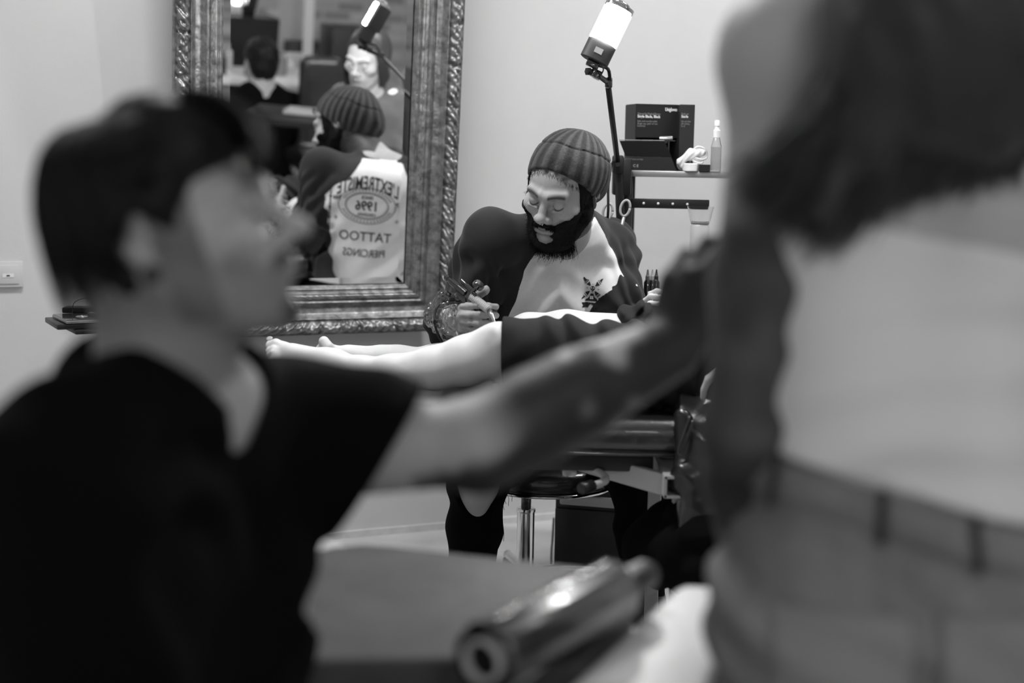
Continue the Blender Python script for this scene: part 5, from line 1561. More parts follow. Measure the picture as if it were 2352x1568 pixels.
ringp(print_, .100, .062, .0022); ringp(print_, .076, .046, .0022); ringp(print_, .071, .042, .0012)
for k in range(46):
    t_ = k / 46 * 2 * math.pi; c, s_ = math.cos(t_), math.sin(t_)
    if abs(c) > .93: continue
    poly(print_, [(x * c - y * s_ * .0, y) for x, y in ((0, 0),)] * 0 + [(.092 * c - .002 * s_, .056 * s_ + .002 * c), (.082 * c - .002 * s_, .050 * s_ + .002 * c), (.082 * c + .001 * s_, .050 * s_ - .001 * c), (.092 * c + .001 * s_, .056 * s_ - .001 * c)])
for s_ in (-1, 1):
    for k in range(26):
        y = .13 - k * .012; x = .128 * s_; w = .0028 + .0018 * (k % 3 == 0); poly(print_, [(x - w, y), (x + w, y), (x + w * .6, y - .0105), (x - w * .6, y - .0105)])
project(print_, Fb, ctr, -bk, 'back_print', m_ink, shirt, lift=.0020, cut=.012, rng=.24)

# ================================================================== the part of the studio seen in the mirror
m_wood = mat('dark_wood', .05, .5)
def V(px, py, Y): return MP(px, py, Y)
def vbox(name, label, cat, px, py, Y, size, m, yaw=0, floor_=True, par=None, bev=.004):
    """a box whose top centre is seen in the mirror at px, py; reaches the floor when floor_"""
    c = V(px, py, Y); w, d, h = size
    if floor_: h = c[2]
    bm = NB(); box(bm, (c[0], c[1], c[2] - h / 2), (w, d, h), rot=rot3(math.degrees(YAW) + yaw), bev=bev)
    o = obj(name, bm, m, par, SM)
    if par is None: recenter(o); tag(o, label, cat)
    return o
MWR = rot3(math.degrees(YAW))
# seated man seen from behind
def back_man():
    HO = V(598, 142, 7.6); fd = nrm(HO[:2] - np.array(MX)); yaw = math.degrees(math.atan2(fd[0], -fd[1])) 
    HM = rot3(yaw - 12, 6, 0)
    t = thing('person', 'seated man in a dark shirt seen from behind in the mirror', 'person', HO * [1, 1, 0])
    f = HM @ np.array([0, -1, 0]); f[2] = 0; f = nrm(f); rt = np.cross(f, [0, 0, 1]); nb = HO - f * .03 + [0, 0, -.165]
    j = dict(nb=nb, chest=nb + [0, 0, -.14], belly=nb + [0, 0, -.30], pel=nb + [0, 0, -.48], shR=nb + rt * .19 + [0, 0, -.07], shL=nb - rt * .19 + [0, 0, -.07], hipR=nb + rt * .09 + [0, 0, -.48], hipL=nb - rt * .09 + [0, 0, -.48])
    S = Field(); torso(S, j); head(S, HM, HO); neck(S, HM, HO, nb)
    T = Field(); torso(T, j, r=1.12)
    for s, k in ((1, 'shR'), (-1, 'shL')):
        el = j[k] + rt * .07 * s + f * .08 + [0, 0, -.26]; wr = el + f * .22 + [0, 0, .02] - rt * .05 * s
        arm(S, j[k], el, wr); hand(S, wr, f, (0, 0, 1), thumb=-s); T.cap(j[k], el, .072, .055, k=.04); T.cap(el, wr, .052, .038, k=.03)
    L_ = np.array(j['pel'])
    for s in (1, -1):
        hp = j['hipR' if s > 0 else 'hipL']; kn = hp + f * .42 + rt * .04 * s; kn[2] = max(.42, hp[2]); an = kn * [1, 1, 0] + [0, 0, .09] + f * .0; leg(S, hp, kn, an); foot(S, an, an + f * .2 + [0, 0, -.05], (0, 0, 1), toes=False)
    blob('body', S, .009, m_skin, t, lambda p: np.full(len(p), .4))
    T.dispf = lambda p: .006 * vnoise(p, 10, 2); blob('shirt', T, .008, m_black_cotton, t)
    H = Field().frame(HM, HO); H.ell((0, .02, .042), (.086, .108, .092), k=.02); H.ell((0, .05, -.03), (.072, .06, .075), k=.04); H.ell((0, -.09, -.03), (.09, .07, .09), k=.01, op='s'); H.frame()
    H.dispf = lambda p: .004 * vnoise(p, 50, 2) + .004 * vnoise(p, 110, 4); blob('hair', H, .005, m_hair_dark, t)
    Tr = Field(); Tr.cap(j['hipR'], j['hipL'], .115, k=.04)
    for s in (1, -1):
        hp = j['hipR' if s > 0 else 'hipL']; kn = hp + f * .42 + rt * .04 * s; kn[2] = max(.42, hp[2]); an = kn * [1, 1, 0] + [0, 0, .09]; Tr.cap(hp, kn, .095, .07, k=.04); Tr.cap(kn, an, .068, .048, k=.03)
    blob('trousers', Tr, .012, m_black_cotton, t)
    c = j['pel'] - [0, 0, .12]; t2 = thing('office_chair', 'low black chair under the man seen from behind in the mirror', 'chair', c * [1, 1, 0])
    bm = NB(); lathe(bm, c - [0, 0, .05], c, [(0, .17), (.5, .2), (1, .18)], 28); obj('seat', bm, m_leather, t2)
    bm = NB(); cyl(bm, c * [1, 1, 0] + [0, 0, .03], c - [0, 0, .05], .02); cyl(bm, c * [1, 1, 0], c * [1, 1, 0] + [0, 0, .04], .2); obj('pedestal', bm, m_chrome, t2)
back_man()
# black planter with a plant, in front of the window
q = V(568, 35, 8.9)
t = thing('planter', 'tall black square planter in front of the window, seen in the mirror', 'planter', q * [1, 1, 0])
bm = NB(); 
for v in box(bm, (0, 0, 0), (1, 1, 1)):
    k = .20 if v.co.z > 0 else .16; v.co = (v.co.x * 2 * k * .82, v.co.y * 2 * k * .82, q[2] if v.co.z > 0 else 0.0)
bmesh.ops.transform(bm, matrix=Matrix.Translation((q[0], q[1], 0)) @ Matrix.Rotation(YAW, 4, 'Z'), verts=bm.verts[:])
obj('planter_box', bm, mat('black_pot', .008, .6), t, False)
rng = np.random.default_rng(8)
bm = NB()
for i in range(8):
    a = rng.uniform(0, 6.3); l = rng.uniform(.35, .6); tube(bm, [q + [math.cos(a) * .03, math.sin(a) * .03, -.02], q + [math.cos(a) * .10, math.sin(a) * .1, l * .5], q + [math.cos(a) * .2 * l * 1.6, math.sin(a) * .2 * l * 1.6, l]], [.010, .007, .004], 6, smooth=3)
    for k in range(7):
        b = a + rng.uniform(-1, 1); s0 = q + [math.cos(a) * .12 * l, math.sin(a) * .12 * l, l * rng.uniform(.4, 1)]; d_ = np.array([math.cos(b), math.sin(b), rng.uniform(-.2, .6)]) * .13; sd = np.cross(d_, [0, 0, 1]); sd = sd / np.linalg.norm(sd) * .022
        v_ = [bm.verts.new(x) for x in (s0, s0 + d_ * .5 + sd, s0 + d_, s0 + d_ * .5 - sd)]; bm.faces.new(v_)
obj('plant', bm, mat('dark_leaf', .03, .5), t)
# the tall white column lamp and picture panel against the pale bricks
vbox('leaning_panel', 'pale leaning panel against the brick wall, seen in the mirror', 'panel', 672, -60, 9.6, (.16, .03, 1), mat('pale_panel', .5, .6), floor_=True)
vbox('column_lamp', 'tall slim white column against the brick wall, seen in the mirror', 'column', 715, -80, 9.4, (.055, .055, 1), mat('white_column', .8, .5), floor_=True)
vbox('cabinet', 'tall black cabinet behind the mirrored woman', 'cabinet', 796, 60, 8.6, (.24, .30, 1), m_black, floor_=True)
vbox('cabinet', 'black shelf unit under the brick wall, left of the tall cabinet in the mirror', 'cabinet', 696, 92, 9.7, (.26, .30, 1), m_black, floor_=True)
q = V(676, 124, 9.1)
t = thing('tub_chair', 'white shell chair with a padded seat, seen in the mirror', 'chair', q * [1, 1, 0])
A_ = Field(); A_.rbox(q + [0, 0, -.16], (.075, .04, .17), .035, rot=MWR); A_.rbox(q + MWR @ np.array([-.10, .16, -.26]), (.03, .18, .05), .03, k=.04, rot=MWR); A_.rbox(q + MWR @ np.array([.10, .16, -.26]), (.03, .18, .05), .03, k=.04, rot=MWR); A_.rbox(q + MWR @ np.array([0, .16, -.38]), (.16, .18, .05), .04, k=.03, rot=MWR)
blob('shell', A_, .008, m_white, t)
bm = NB(); c_ = q + MWR @ np.array([0, .16, 0]); cyl(bm, c_ * [1, 1, 0], c_ + [0, 0, -.4], .025); cyl(bm, c_ * [1, 1, 0], c_ * [1, 1, 0] + [0, 0, .02], .2); obj('pedestal', bm, m_chrome, t)
q = V(738, 138, 7.6)
t = thing('high_back_chair', 'black chair with a rounded high back, beside the mirrored woman', 'chair', q * [1, 1, 0])
A_ = Field(); A_.rbox(q + [0, 0, -.24], (.115, .045, .26), .045, rot=MWR); A_.rbox(q + MWR @ np.array([0, .18, -.50]), (.18, .2, .045), .04, k=.04, rot=MWR); blob('seat_shell', A_, .008, m_leather, t)
bm = NB(); c_ = q + MWR @ np.array([0, .15, 0]); cyl(bm, c_ * [1, 1, 0], c_ + [0, 0, -.50], .025); cyl(bm, c_ * [1, 1, 0], c_ * [1, 1, 0] + [0, 0, .02], .22); obj('pedestal', bm, m_chrome, t)
# work desk with white papers and small clutter left of the man
q = V(545, 165, 8.3)
t = thing('desk', 'long white work desk with clutter behind the mirrored man', 'desk', q * [1, 1, 0])
bm = NB(); box(bm, q - [0, 0, .02], (1.1, .5, .04), rot=MWR, bev=.004); obj('desk_top', bm, m_white, t, SM)
for x in (-.5, .5):
    for y in (-.2, .2): bm = NB(); c = q + MWR @ np.array([x, y, 0]); box(bm, (c[0], c[1], (q[2] - .04) / 2), (.04, .04, q[2] - .04), rot=MWR); obj('leg', bm, m_chrome, t, False)
rng = np.random.default_rng(21)
kinds = (('jar', 'pale'), ('jar', 'dark'), ('paper_stack', 'white'), ('bottle', 'grey'))
spots = [(-.62, -.1), (-.48, .12), (-.35, -.16), (-.22, .1), (-.08, -.05), (.06, .16), (.18, -.12), (.32, .08), (.45, -.06), (.58, .14), (.66, -.14)]
names = ['leftmost', 'second from the left', 'third from the left', 'fourth from the left', 'fifth from the left', 'middle', 'sixth from the right', 'fourth from the right', 'third from the right', 'second from the right', 'rightmost']
for i, ((x, y), nm) in enumerate(zip(spots, names)):
    c = q + MWR @ np.array([x * .72, y, 0]) + [0, 0, .0006]; h = rng.uniform(.05, .16); r_ = rng.uniform(.02, .045); g = (.7, .03, .5, .25)[i % 4]
    bm = NB(); lathe(bm, c, c + [0, 0, h], [(0, r_ * .9), (.04, r_), (.7, r_), (.8, r_ * .55), (1, r_ * .5)], 20)
    o_ = obj('jar', bm, mat('jar_grey_%d' % (i % 4), g, .25), smooth=SM); recenter(o_); tag(o_, '%s jar of the row on the white desk seen in the mirror' % nm, 'jar', 'jars on the mirrored desk')
# small desk with a laptop between the man and the woman
q = V(715, 262, 6.9); yw = math.degrees(YAW) + 25
t = thing('side_desk', 'dark side desk carrying an open laptop in the mirror', 'desk', q * [1, 1, 0])
bm = NB(); box(bm, q - [0, 0, .02], (.6, .45, .03), rot=rot3(yw), bev=.003); obj('desk_top', bm, m_black, t, SM)
for x in (-.26, .26):
    for y in (-.19, .19): bm = NB(); c = q + rot3(yw) @ np.array([x, y, 0]); box(bm, (c[0], c[1], (q[2] - .035) / 2), (.03, .03, q[2] - .035)); obj('leg', bm, m_black, t, False)
t = thing('laptop', 'closed silver laptop on the dark side desk in the mirror', 'laptop', q)
bm = NB(); box(bm, q + [0, 0, .007], (.24, .17, .012), rot=rot3(yw), bev=.002); obj('keyboard_base', bm, mat('silver', .6, .3, metal=.5), t, SM)
bm = NB(); box(bm, q + [0, 0, .0165], (.24, .17, .006), rot=rot3(yw), bev=.002); obj('lid', bm, mat('silver', .6), t, SM)

# ================================================================== the seated man close to the camera
def build_man():
    t = thing('person', 'dark-haired man in a black t-shirt seen in profile, close up at the left', 'person', (-.30, 1.27, .0))
    HM = rot3(92, -17, 0); HO = P(386, 530, 1.27); HS = .96
    nb = P(384, 962, 1.27)
    j = dict(nb=nb, chest=nb + [-.02, 0, -.16], belly=nb + [-.01, 0, -.34], pel=nb + [-.03, 0, -.56],
             shR=P(155, 1120, 1.13), shL=P(636, 1032, 1.42), hipR=nb + [.04, -.09, -.56], hipL=nb + [.04, .09, -.56])
    elL, wrL = P(1105, 1020, 1.42), P(1535, 802, 1.50)
    elR, wrR = j['shR'] + [.03, -.06, -.27], j['shR'] + [.22, .0, -.42]
    S = Field(); torso(S, j, r=1.0); head(S, HM, HO, HS, nosek=1.13); neck(S, HM, HO, nb, r=.054)
    arm(S, j['shR'], elR, wrR); arm(S, j['shL'], elL, wrL, r=1.02)
    S.cap(elL, elL * .5 + wrL * .5, .046, .044, k=.02); S.cap(elL * .5 + wrL * .5, wrL, .044, .031, k=.02)
    for s_, hp in ((-1, j['hipR']), (1, j['hipL'])):
        kn = hp + [.42, .02 * s_, -.02]; an = kn + [.02, 0, -.38]; leg(S, hp, kn, an, r=.95); foot(S, an, an + [.2, 0, -.06], (0, 0, 1), toes=False)
    hand(S, wrL, P(1604, 606, 1.50) - wrL, (-.45, -.72, .2), thumb=1, curls=((30, 35, 20), (34, 38, 22), (38, 40, 25), (42, 45, 28)), tdir=(.7, .6, -.5), sc=1.0)
    hand(S, wrR, (.9, .1, -.2), (0, -.3, .9), thumb=1)
    L = local(HM, HO, HS)
    def bm_(q):
        x, y, z = q[..., 0], q[..., 1], q[..., 2]; ax = np.abs(x)
        fz = .005 * vnoise(q, 90, 3)
        jaw = ss(-.052 - z + fz + .50 * (ax - .030), -.006, .012)
        mo = np.exp(-((x / .034) ** 4)) * np.exp(-((z + .050 + .5 * np.maximum(ax - .014, 0)) / .0075) ** 4) * (y < -.07)
        side = ss(ax, .052, .06) * (y > -.04) * (y < .0) * (1 - ss(z, .03, .05))
        lip = np.exp(-((x / .022) ** 4)) * np.exp(-((z + .064) / .008) ** 4)
        chin = np.exp(-((ax / .03) ** 2) - ((z + .10) / .018) ** 2)
        return np.clip(np.maximum.reduce([jaw * .30, mo, side * .45, chin * 1.0]) * (1 - lip * .6), 0, 1)
    def colf(p):
        c = np.full(len(p), .40) * (1 + .05 * vnoise(p, 20, 2)); q = L(p)
        hd = (np.abs(q) < [.11, .14, .15]).all(1)
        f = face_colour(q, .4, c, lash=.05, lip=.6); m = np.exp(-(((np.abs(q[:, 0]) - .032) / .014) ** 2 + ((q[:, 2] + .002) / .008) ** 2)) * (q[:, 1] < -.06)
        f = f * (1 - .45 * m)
        f = f * (1 - .95 * np.clip(1.5 * bm_(q), 0, 1)); c = np.where(hd, f, c)
        # tattoo sleeve below the elbow, dark glove-like ink on the hand
        ab = wrL - elL; tt = ((p - elL) @ ab) / (ab @ ab); dist = np.linalg.norm(p - elL - np.clip(tt, -.2, 1.6)[:, None] * ab, axis=1)
        up = p[:, 2] - (elL + np.clip(tt, -.5, 1.5)[:, None] * ab)[:, 2]
        n = vnoise(p, 16, 5) + .6 * vnoise(p, 38, 6)
        under = ss(-.25 * n * .04 - up + .012, 0, .02)
        ink = np.clip(ss(n, -.35, .0) * under + ss(tt, -.08, .22) * ss(n, -.85, -.45), 0, 1) * (tt > -.38) * (dist < .11)
        c = c * (1 - .93 * ink)
        neckink = ((np.linalg.norm(q - [0, .03, -.13], axis=1) < .05)) * 0
        return c * (1 - .5 * neckink)
    blob('body', S, .0055, m_skin, t, colf, refine=(lambda p: (np.abs(L(p)) < [.1, .14, .14]).all(1), 1))
    # black t-shirt
    T = Field(); torso(T, j, r=1.13)
    for sh, e, k_ in ((j['shL'], elL, .74), (j['shR'], elR, .7)):
        m = sh * (1 - k_) + e * k_; T.cap(sh + [0, 0, .008], m, .080, .070, k=.05); T.cap(sh * .5 + m * .5 + [0, 0, -.03], m + [0, 0, -.02] - nrm(e - sh) * .01, .06, .058, k=.04)
    T.cap(nb + [0, 0, -.01], nb + [.0, 0, .008], .080, .073, k=.03)
    T.cap(nb + [-.045, 0, .0], nb + [-.055, -.01, .035], .045, .035, k=.03)
    T.dispf = lambda p: .006 * np.sin(vnoise(p, 7, 2) * 7) + .003 * vnoise(p, 24, 5)
    T.cap(nb + [.018, 0, .012], nb + [.055, 0, .10], .064, .085, k=.01, op='s')
    d = nrm([.86, .06, -.50]); T.frame(); 
    endL = P(880, 1040, 1.42)
    T.cuts.append((lambda p: np.where(np.linalg.norm(p - endL, axis=-1) < .19, (p - endL) @ d, -1.0), .004))
    blob('tshirt', T, .005, m_black_cotton, t, label='black t-shirt')
    Jn = Field(); Jn.cap(j['hipR'], j['hipL'], .12, k=.04); Jn.cap(j['pel'], j['belly'], .12, .1, k=.05)
    for s_, hp in ((-1, j['hipR']), (1, j['hipL'])):
        kn = hp + [.42, .02 * s_, -.02]; an = kn + [.02, 0, -.38]; Jn.cap(hp, kn, .092, .066, k=.04); Jn.cap(kn, an, .066, .046, k=.03)
    blob('trousers', Jn, .010, m_black_cotton, t)
    # hair: volume, swept fringe, and locks
    H = Field().frame(HM, HO, HS)
    H.ell((0, .004, .034), (.085, .091, .083), k=.02); H.ell((0, .030, -.004), (.075, .054, .070), k=.04)
    H.ell((0, -.044, .058), (.062, .050, .042), k=.04); H.ell((0, -.012, .066), (.072, .074, .050), k=.03); H.ell((-.072, -.074, .012), (.030, .034, .038), k=.012, op='s')
    H.ell((0, -.085, -.035), (.10, .078, .078), k=.012, op='s'); H.ell((0, -.030, -.06), (.11, .036, .058), k=.012, op='s')
    for s in (-1, 1): H.ell((.088 * s, .008, -.016), (.028, .030, .040), k=.01, op='s')
    H.dispf = lambda p: .005 * vnoise(p, 26, 3) + .003 * vnoise(p, 70, 4)
    hr = blob('hair', H, .004, m_hair_dark, t)
    rng = np.random.default_rng(4); cs = []; k = np.linspace(0, 1, 10)[:, None]
    for i in range(900):
        s = rng.choice([-1, -1, 1]); a = rng.uniform(-.2, 1); 
        if i < 380:   # fringe falling over the forehead
            x = rng.uniform(-.060, .06); root = np.array([x * .5, -.03 + rng.uniform(-.03, .02), .116]); p1 = np.array([x * .9, -.086, .110 + rng.uniform(-.01, .01)])
            p2 = np.array([x * 1.05, -.116 + rng.normal(0, .004), .080]); ln = rng.uniform(.3, 1); p3 = np.array([x * 1.1 + rng.normal(0, .006), -.102 - .010 * math.cos(x * 20), .068 - .045 * ln])
        else:
            y = rng.uniform(-.03, .088); root = np.array([s * .02, y * .7, .112]); p1 = np.array([s * .076, y * .95, .095]); p2 = np.array([s * .096, y * 1.02 + .006, .05])
            z3 = np.interp(y, [-.03, .0, .03, .12], [.045, .03, -.03, -.070]) + rng.normal(0, .010); p3 = np.array([s * (.088 - .2 * max(0, -z3 - .02)), y * (1.0 - 1.2 * max(0, -z3 - .04)) + .008, z3])
        c = (1 - k) ** 3 * root + 3 * (1 - k) ** 2 * k * p1 + 3 * (1 - k) * k * k * p2 + k ** 3 * p3 + rng.normal(0, .001, 3)
        cs.append(HO + (c * HS) @ HM.T)
    strands('hair_locks', cs, np.concatenate([np.full(7, .0016), [.0012, .0008, .0003]]), m_hair_dark, hr)
    bm = NB()
    e = HO + HM @ np.array([-.083, .010, -.030])
    for s in (1,):
        q = HO + HM @ np.array([-.080, .006, -.031]); lathe(bm, q, q + HM @ np.array([-.007, 0, 0]), [(0, .0055), (.1, .0075), (.9, .0075), (1, .006)], 20)
    obj('ear_plug', bm, m_black, t)
build_man()

# ================================================================== the standing woman with her back to the camera
def build_woman():
    t = thing('person', 'woman with long brown hair, pale cropped top and jeans, seen from behind', 'person', (.40, 1.30, 0))
    HO = P(2190, -170, 1.34); HM = rot3(165, 8, -6)
    nb = P(2120, 120, 1.31)
    shL, shR = P(1800, 130, 1.30), P(2395, 190, 1.26)
    wst = P(2062, 900, 1.29); hip = P(2052, 1290, 1.30)
    j = dict(nb=nb, chest=P(2085, 480, 1.30), belly=wst, pel=hip, shR=shR, shL=shL, hipL=hip + [-.066, 0, -.04], hipR=hip + [.066, .0, -.04])
    elL, wrL = P(1704, 985, 1.29), P(1722, 1330, 1.40)
    elR, wrR = P(2440, 900, 1.30), P(2460, 1300, 1.42)
    S = Field(); 
    a = nrm(shL - shR); pel, bel, ch = hip, wst, j['chest']
    for s in (-1, 1):
        S.cap(pel + a * .056 * s, bel + a * .042 * s, .098, .064, k=.05); S.cap(bel + a * .042 * s, ch + a * .056 * s, .066, .075, k=.05); S.cap(ch + a * .062 * s, nb + a * .05 * s, .078, .048, k=.05)
    S.cap(shR, shL, .043, k=.05)
    for q in (shR, shL): S.cap(nb + (q - nb) * .1 + [0, 0, .03], q + [0, 0, .006], .036, .038, k=.04)
    head(S, HM, HO, 1.0, fem=True); neck(S, HM, HO, nb, r=.047)
    for sh, el, wr in ((shL, elL, wrL), (shR, elR, wrR)):
        S.ell(sh, .052, k=.035); S.cap(sh, sh * .4 + el * .6, .046, .039, k=.03); S.cap(sh * .4 + el * .6, el, .039, .036, k=.03); m = el * .7 + wr * .3
        S.cap(el, m, .036, .038, k=.02); S.cap(m, wr, .038, .024, k=.02)
    for s_, hp in ((1, j['hipL']), (-1, j['hipR'])):
        kn = np.array([hp[0] + .0, 1.30, .50]); an = np.array([hp[0], 1.31, .09]); leg(S, hp, kn, an, r=.95); foot(S, an, an + [0, .2, -.05], (0, 0, 1), toes=False)
    hand(S, wrL, (.05, .75, -.5), (-.8, .1, .3), thumb=-1, sc=.9); hand(S, wrR, (0, .5, -.85), (.8, .1, .3), thumb=1, sc=.9)
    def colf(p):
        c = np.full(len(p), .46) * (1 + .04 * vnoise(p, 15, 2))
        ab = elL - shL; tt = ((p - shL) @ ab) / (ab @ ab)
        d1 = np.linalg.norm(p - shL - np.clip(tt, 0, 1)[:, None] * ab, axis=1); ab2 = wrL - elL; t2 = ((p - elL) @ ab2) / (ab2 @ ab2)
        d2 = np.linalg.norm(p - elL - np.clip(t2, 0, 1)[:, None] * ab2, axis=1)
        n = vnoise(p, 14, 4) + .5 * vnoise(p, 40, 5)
        ink = np.maximum((d1 < .065) * ss(tt + .06 * n, .34, .50), (d2 < .06) * (t2 > 0)) * np.clip(.88 + .12 * n, .6, 1)  # sleeve tattoo plus the shade on the arm, both painted in
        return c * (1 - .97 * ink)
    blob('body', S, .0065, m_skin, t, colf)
    # pale cropped top
    C = Field()
    for s in (-1, 1):
        C.cap(pel + a * .056 * s, bel + a * .042 * s, .103, .071, k=.05); C.cap(bel + a * .042 * s, ch + a * .056 * s, .073, .081, k=.05); C.cap(ch + a * .062 * s, nb + a * .05 * s, .084, .053, k=.05)
    C.dispf = lambda p: .0050 * np.sin((p[..., 2] * 1.0 - (p[..., 0] - .3) * .22) * 95 + 2.6 * vnoise(p, 6, 3)) * ss(p[..., 2], 1.14, 1.04) * .55 + .003 * vnoise(p, 14, 4)
    C.frame(); top = P(2180, 548, 1.20); up = nrm([.20, .10, 1]); C.cut(top, up)
    hem = P(2070, 1140, 1.20); C.cut(hem, nrm([-.24, .0, -1]))
    tp = blob('cropped_top', C, .0045, mat('pale_cotton', .78, .8, bump=.3, bscale=350, sheen=.1), t, label='pale cropped top')
    bm = NB()
    bm.free()
    for s in (-1, 1):
        pts = [ch + a * .075 * s + [0, -.088, .03], nb + a * .075 * s + [0, -.07, -.05], nb + a * .08 * s + [0, -.02, .028], nb + a * .08 * s + [0, .05, -.0], ch + a * .07 * s + [0, .1, .05]]
        bm = NB(); tube(bm, pts, .005, 8, smooth=5); obj('shoulder_strap', bm, MATS['pale_cotton'], tp)
    # jeans
    m_den = mat('grey_denim', .22, .8, bump=.8, bscale=300, var=.25, vscale=14, stretch=(1, 1, .35))
    Jn = Field()
    for s in (-1, 1): Jn.cap(pel + a * .056 * s + [0, 0, -.02], bel + a * .042 * s, .106, .073, k=.05)
    Jn.cap(hip + [-.06, -.035, -.07], hip + [.06, -.035, -.07], .092, k=.06)
    for hp in (j['hipL'], j['hipR']):
        kn = np.array([hp[0], 1.30, .50]); an = np.array([hp[0], 1.31, .06]); Jn.cap(hp + [0, -.01, -.02], kn, .100, .078, k=.04); Jn.cap(kn, an, .076, .065, k=.03)
    Jn.dispf = lambda p: .004 * vnoise(p, 11, 4) + .004 * np.sin((p[..., 2] * 1.3 + p[..., 0] * .7) * 70 + 3 * vnoise(p, 6, 2)) * ss(p[..., 2], .92, .86)
    Jn.frame(); wb = P(2070, 1146, 1.20); Jn.cut(wb, nrm([.24, 0, 1]) * 1.0)
    jo = blob('jeans', Jn, .0055, m_den, t, label='faded grey denim jeans')
    nW = nrm([.24, 0, 1])
    # waistband, loops and pockets follow the surface of the jeans field
    def on_surf(Fd, p, n_):
        p = np.array(p, float)
        for _ in range(14): p = p + n_ * float(Fd.ev(p[None])[0]) * -1 if False else p - n_ * float(Fd.ev(p[None])[0]) * -1 * -1
        return p
    cutless = Field(); cutless.p = Jn.p; cutless.dispf = None
    def ring(dz, grow, n=72):
        out = []
        c0 = wb + nW * dz; c0 = np.array([wst[0] * .4 + hip[0] * .6, 1.30, 0]); 
        for a_ in np.linspace(0, 2 * math.pi, n, endpoint=False):
            d_ = np.array([math.cos(a_), math.sin(a_), -.24 * math.cos(a_)]); z0 = wb[2] - (c0[0] - wb[0]) * .24 + dz; o_ = np.array([c0[0], c0[1], z0]); lo, hi = .02, .30
            for _ in range(16):
                m_ = (lo + hi) / 2
                if cutless.ev((o_ + d_ * m_)[None])[0] < 0: lo = m_
                else: hi = m_
            out.append(o_ + d_ * (lo + grow))
        return out
    bm = NB(); rr = [ring(-.001, .001), ring(.0, .006), ring(-.036, .007), ring(-.038, .001)]
    vv = [[bm.verts.new(p) for p in r_] for r_ in rr]
    for i in range(3):
        for k_ in range(72): bm.faces.new((vv[i][k_], vv[i][(k_ + 1) % 72], vv[i + 1][(k_ + 1) % 72], vv[i + 1][k_]))
    obj('waistband', bm, m_den, jo)
    for deg in (208, 250, 292, 335):
        bm = NB(); i = int(deg / 360 * 72); p0 = np.array(ring(.004, .010)[i]); p1 = np.array(ring(-.044, .010)[i]); pm = (p0 + p1) / 2; d_ = nrm(pm - [pm[0] * 0 + hip[0], 1.30, pm[2]])
        F = frame_z(p0 - p1, d_); box(bm, pm, (.009, .003, .048), rot=np.stack([np.cross(nrm(p0 - p1), d_), d_, nrm(p0 - p1)], 1), bev=.001); obj('belt_loop', bm, mat('dark_denim', .03, .8), jo, SM)
    def surf_y(x, z):
        lo, hi = 1.02, 1.30
        for _ in range(18):
            m_ = (lo + hi) / 2
            if Jn.ev(np.array([[x, m_, z]]))[0] < 0: hi = m_
            else: lo = m_
        return hi
    for s in (-1, 1):
        cx = hip[0] + .070 * s - .004; cz = hip[2] - .075
        out = [(-.058, .060), (.058, .066), (.062, -.045), (.0, -.078), (-.060, -.045)]
        bm = NB(); n = 12; 
        grid = {}
        for iy in range(n + 1):
            for ix in range(n + 1):
                u_, v_ = ix / n * 2 - 1, iy / n; x = cx + u_ * .058; z = cz + .064 - v_ * (.145 - .030 * abs(u_)); y = surf_y(x, z)
                grid[ix, iy] = (bm.verts.new((x, y - .0045, z)), bm.verts.new((x, y + .002, z)))
        for iy in range(n):
            for ix in range(n):
                for q in (0, 1): bm.faces.new([grid[c][q] for c in ((ix, iy), (ix + 1, iy), (ix + 1, iy + 1), (ix, iy + 1))])
        for i in range(n):
            for (c0, c1) in (((i, 0), (i + 1, 0)), ((i, n), (i + 1, n)), ((0, i), (0, i + 1)), ((n, i), (n, i + 1))): bm.faces.new((grid[c0][0], grid[c1][0], grid[c1][1], grid[c0][1]))
        obj('back_pocket', bm, mat('pocket_denim', .26, .8, bump=.6, bscale=300), jo)
    # long brown hair falling over the left shoulder
    H = Field().frame(HM, HO, 1.0)
    H.ell((0, .022, .034), (.086, .104, .092), k=.02); H.ell((0, -.075, -.03), (.07, .05, .09), k=.01, op='s'); H.frame()
    H.cap(HO + [0, -.05, -.02], P(2150, 100, 1.19), .085, .072, k=.05); H.cap(P(2190, 20, 1.19), P(2270, 270, 1.185), .075, .040, k=.05)
    H.cap(P(2070, 40, 1.19), P(1990, 300, 1.185), .055, .026, k=.05); H.cap(P(1990, 300, 1.185), P(1880, 500, 1.18), .022, .008, k=.04)
    H.dispf = lambda p: .002 * np.sin((p[..., 0] * .9 + p[..., 2] * .35) * 160 + 5 * vnoise(p, 8, 2)) + .004 * vnoise(p, 30, 3)
    mh = mat('chestnut_hair', .028, .42, spec=.5, bump=.3, bscale=200)
    hr = blob('hair', H, .005, mh, t)
    rng = np.random.default_rng(9); cs = []; k = np.linspace(0, 1, 14)[:, None]
    for i in range(2600):
        u = rng.beta(1.2, 1.0); f = rng.uniform(0, 1)
        rx, ry = 1990 + 330 * f + rng.normal(0, 12), -60 + rng.uniform(-60, 60)
        tx = np.interp(f, [0, .35, .6, 1], [1668, 1850, 2020, 2352]) + rng.normal(0, 26); ty = np.interp(f, [0, .2, .42, .6, .8, 1], [470, 545, 590, 500, 470, 420]) + rng.normal(0, 26)
        sh_ = rng.uniform(.72, 1.0); Y0 = 1.20 + rng.normal(0, .01)
        root = P(rx, ry, Y0 + .03); p1 = P(rx * .8 + tx * .2 + 30, ry * .6 + ty * .4, Y0 - .04 + .03 * u); p2 = P(rx * .35 + tx * .65 + 30, ry * .25 + ty * .72, Y0 - .02 + .03 * u); p3 = P(tx + (1 - sh_) * 120, ty * sh_ + (1 - sh_) * 100, Y0 + .01 + .02 * u)
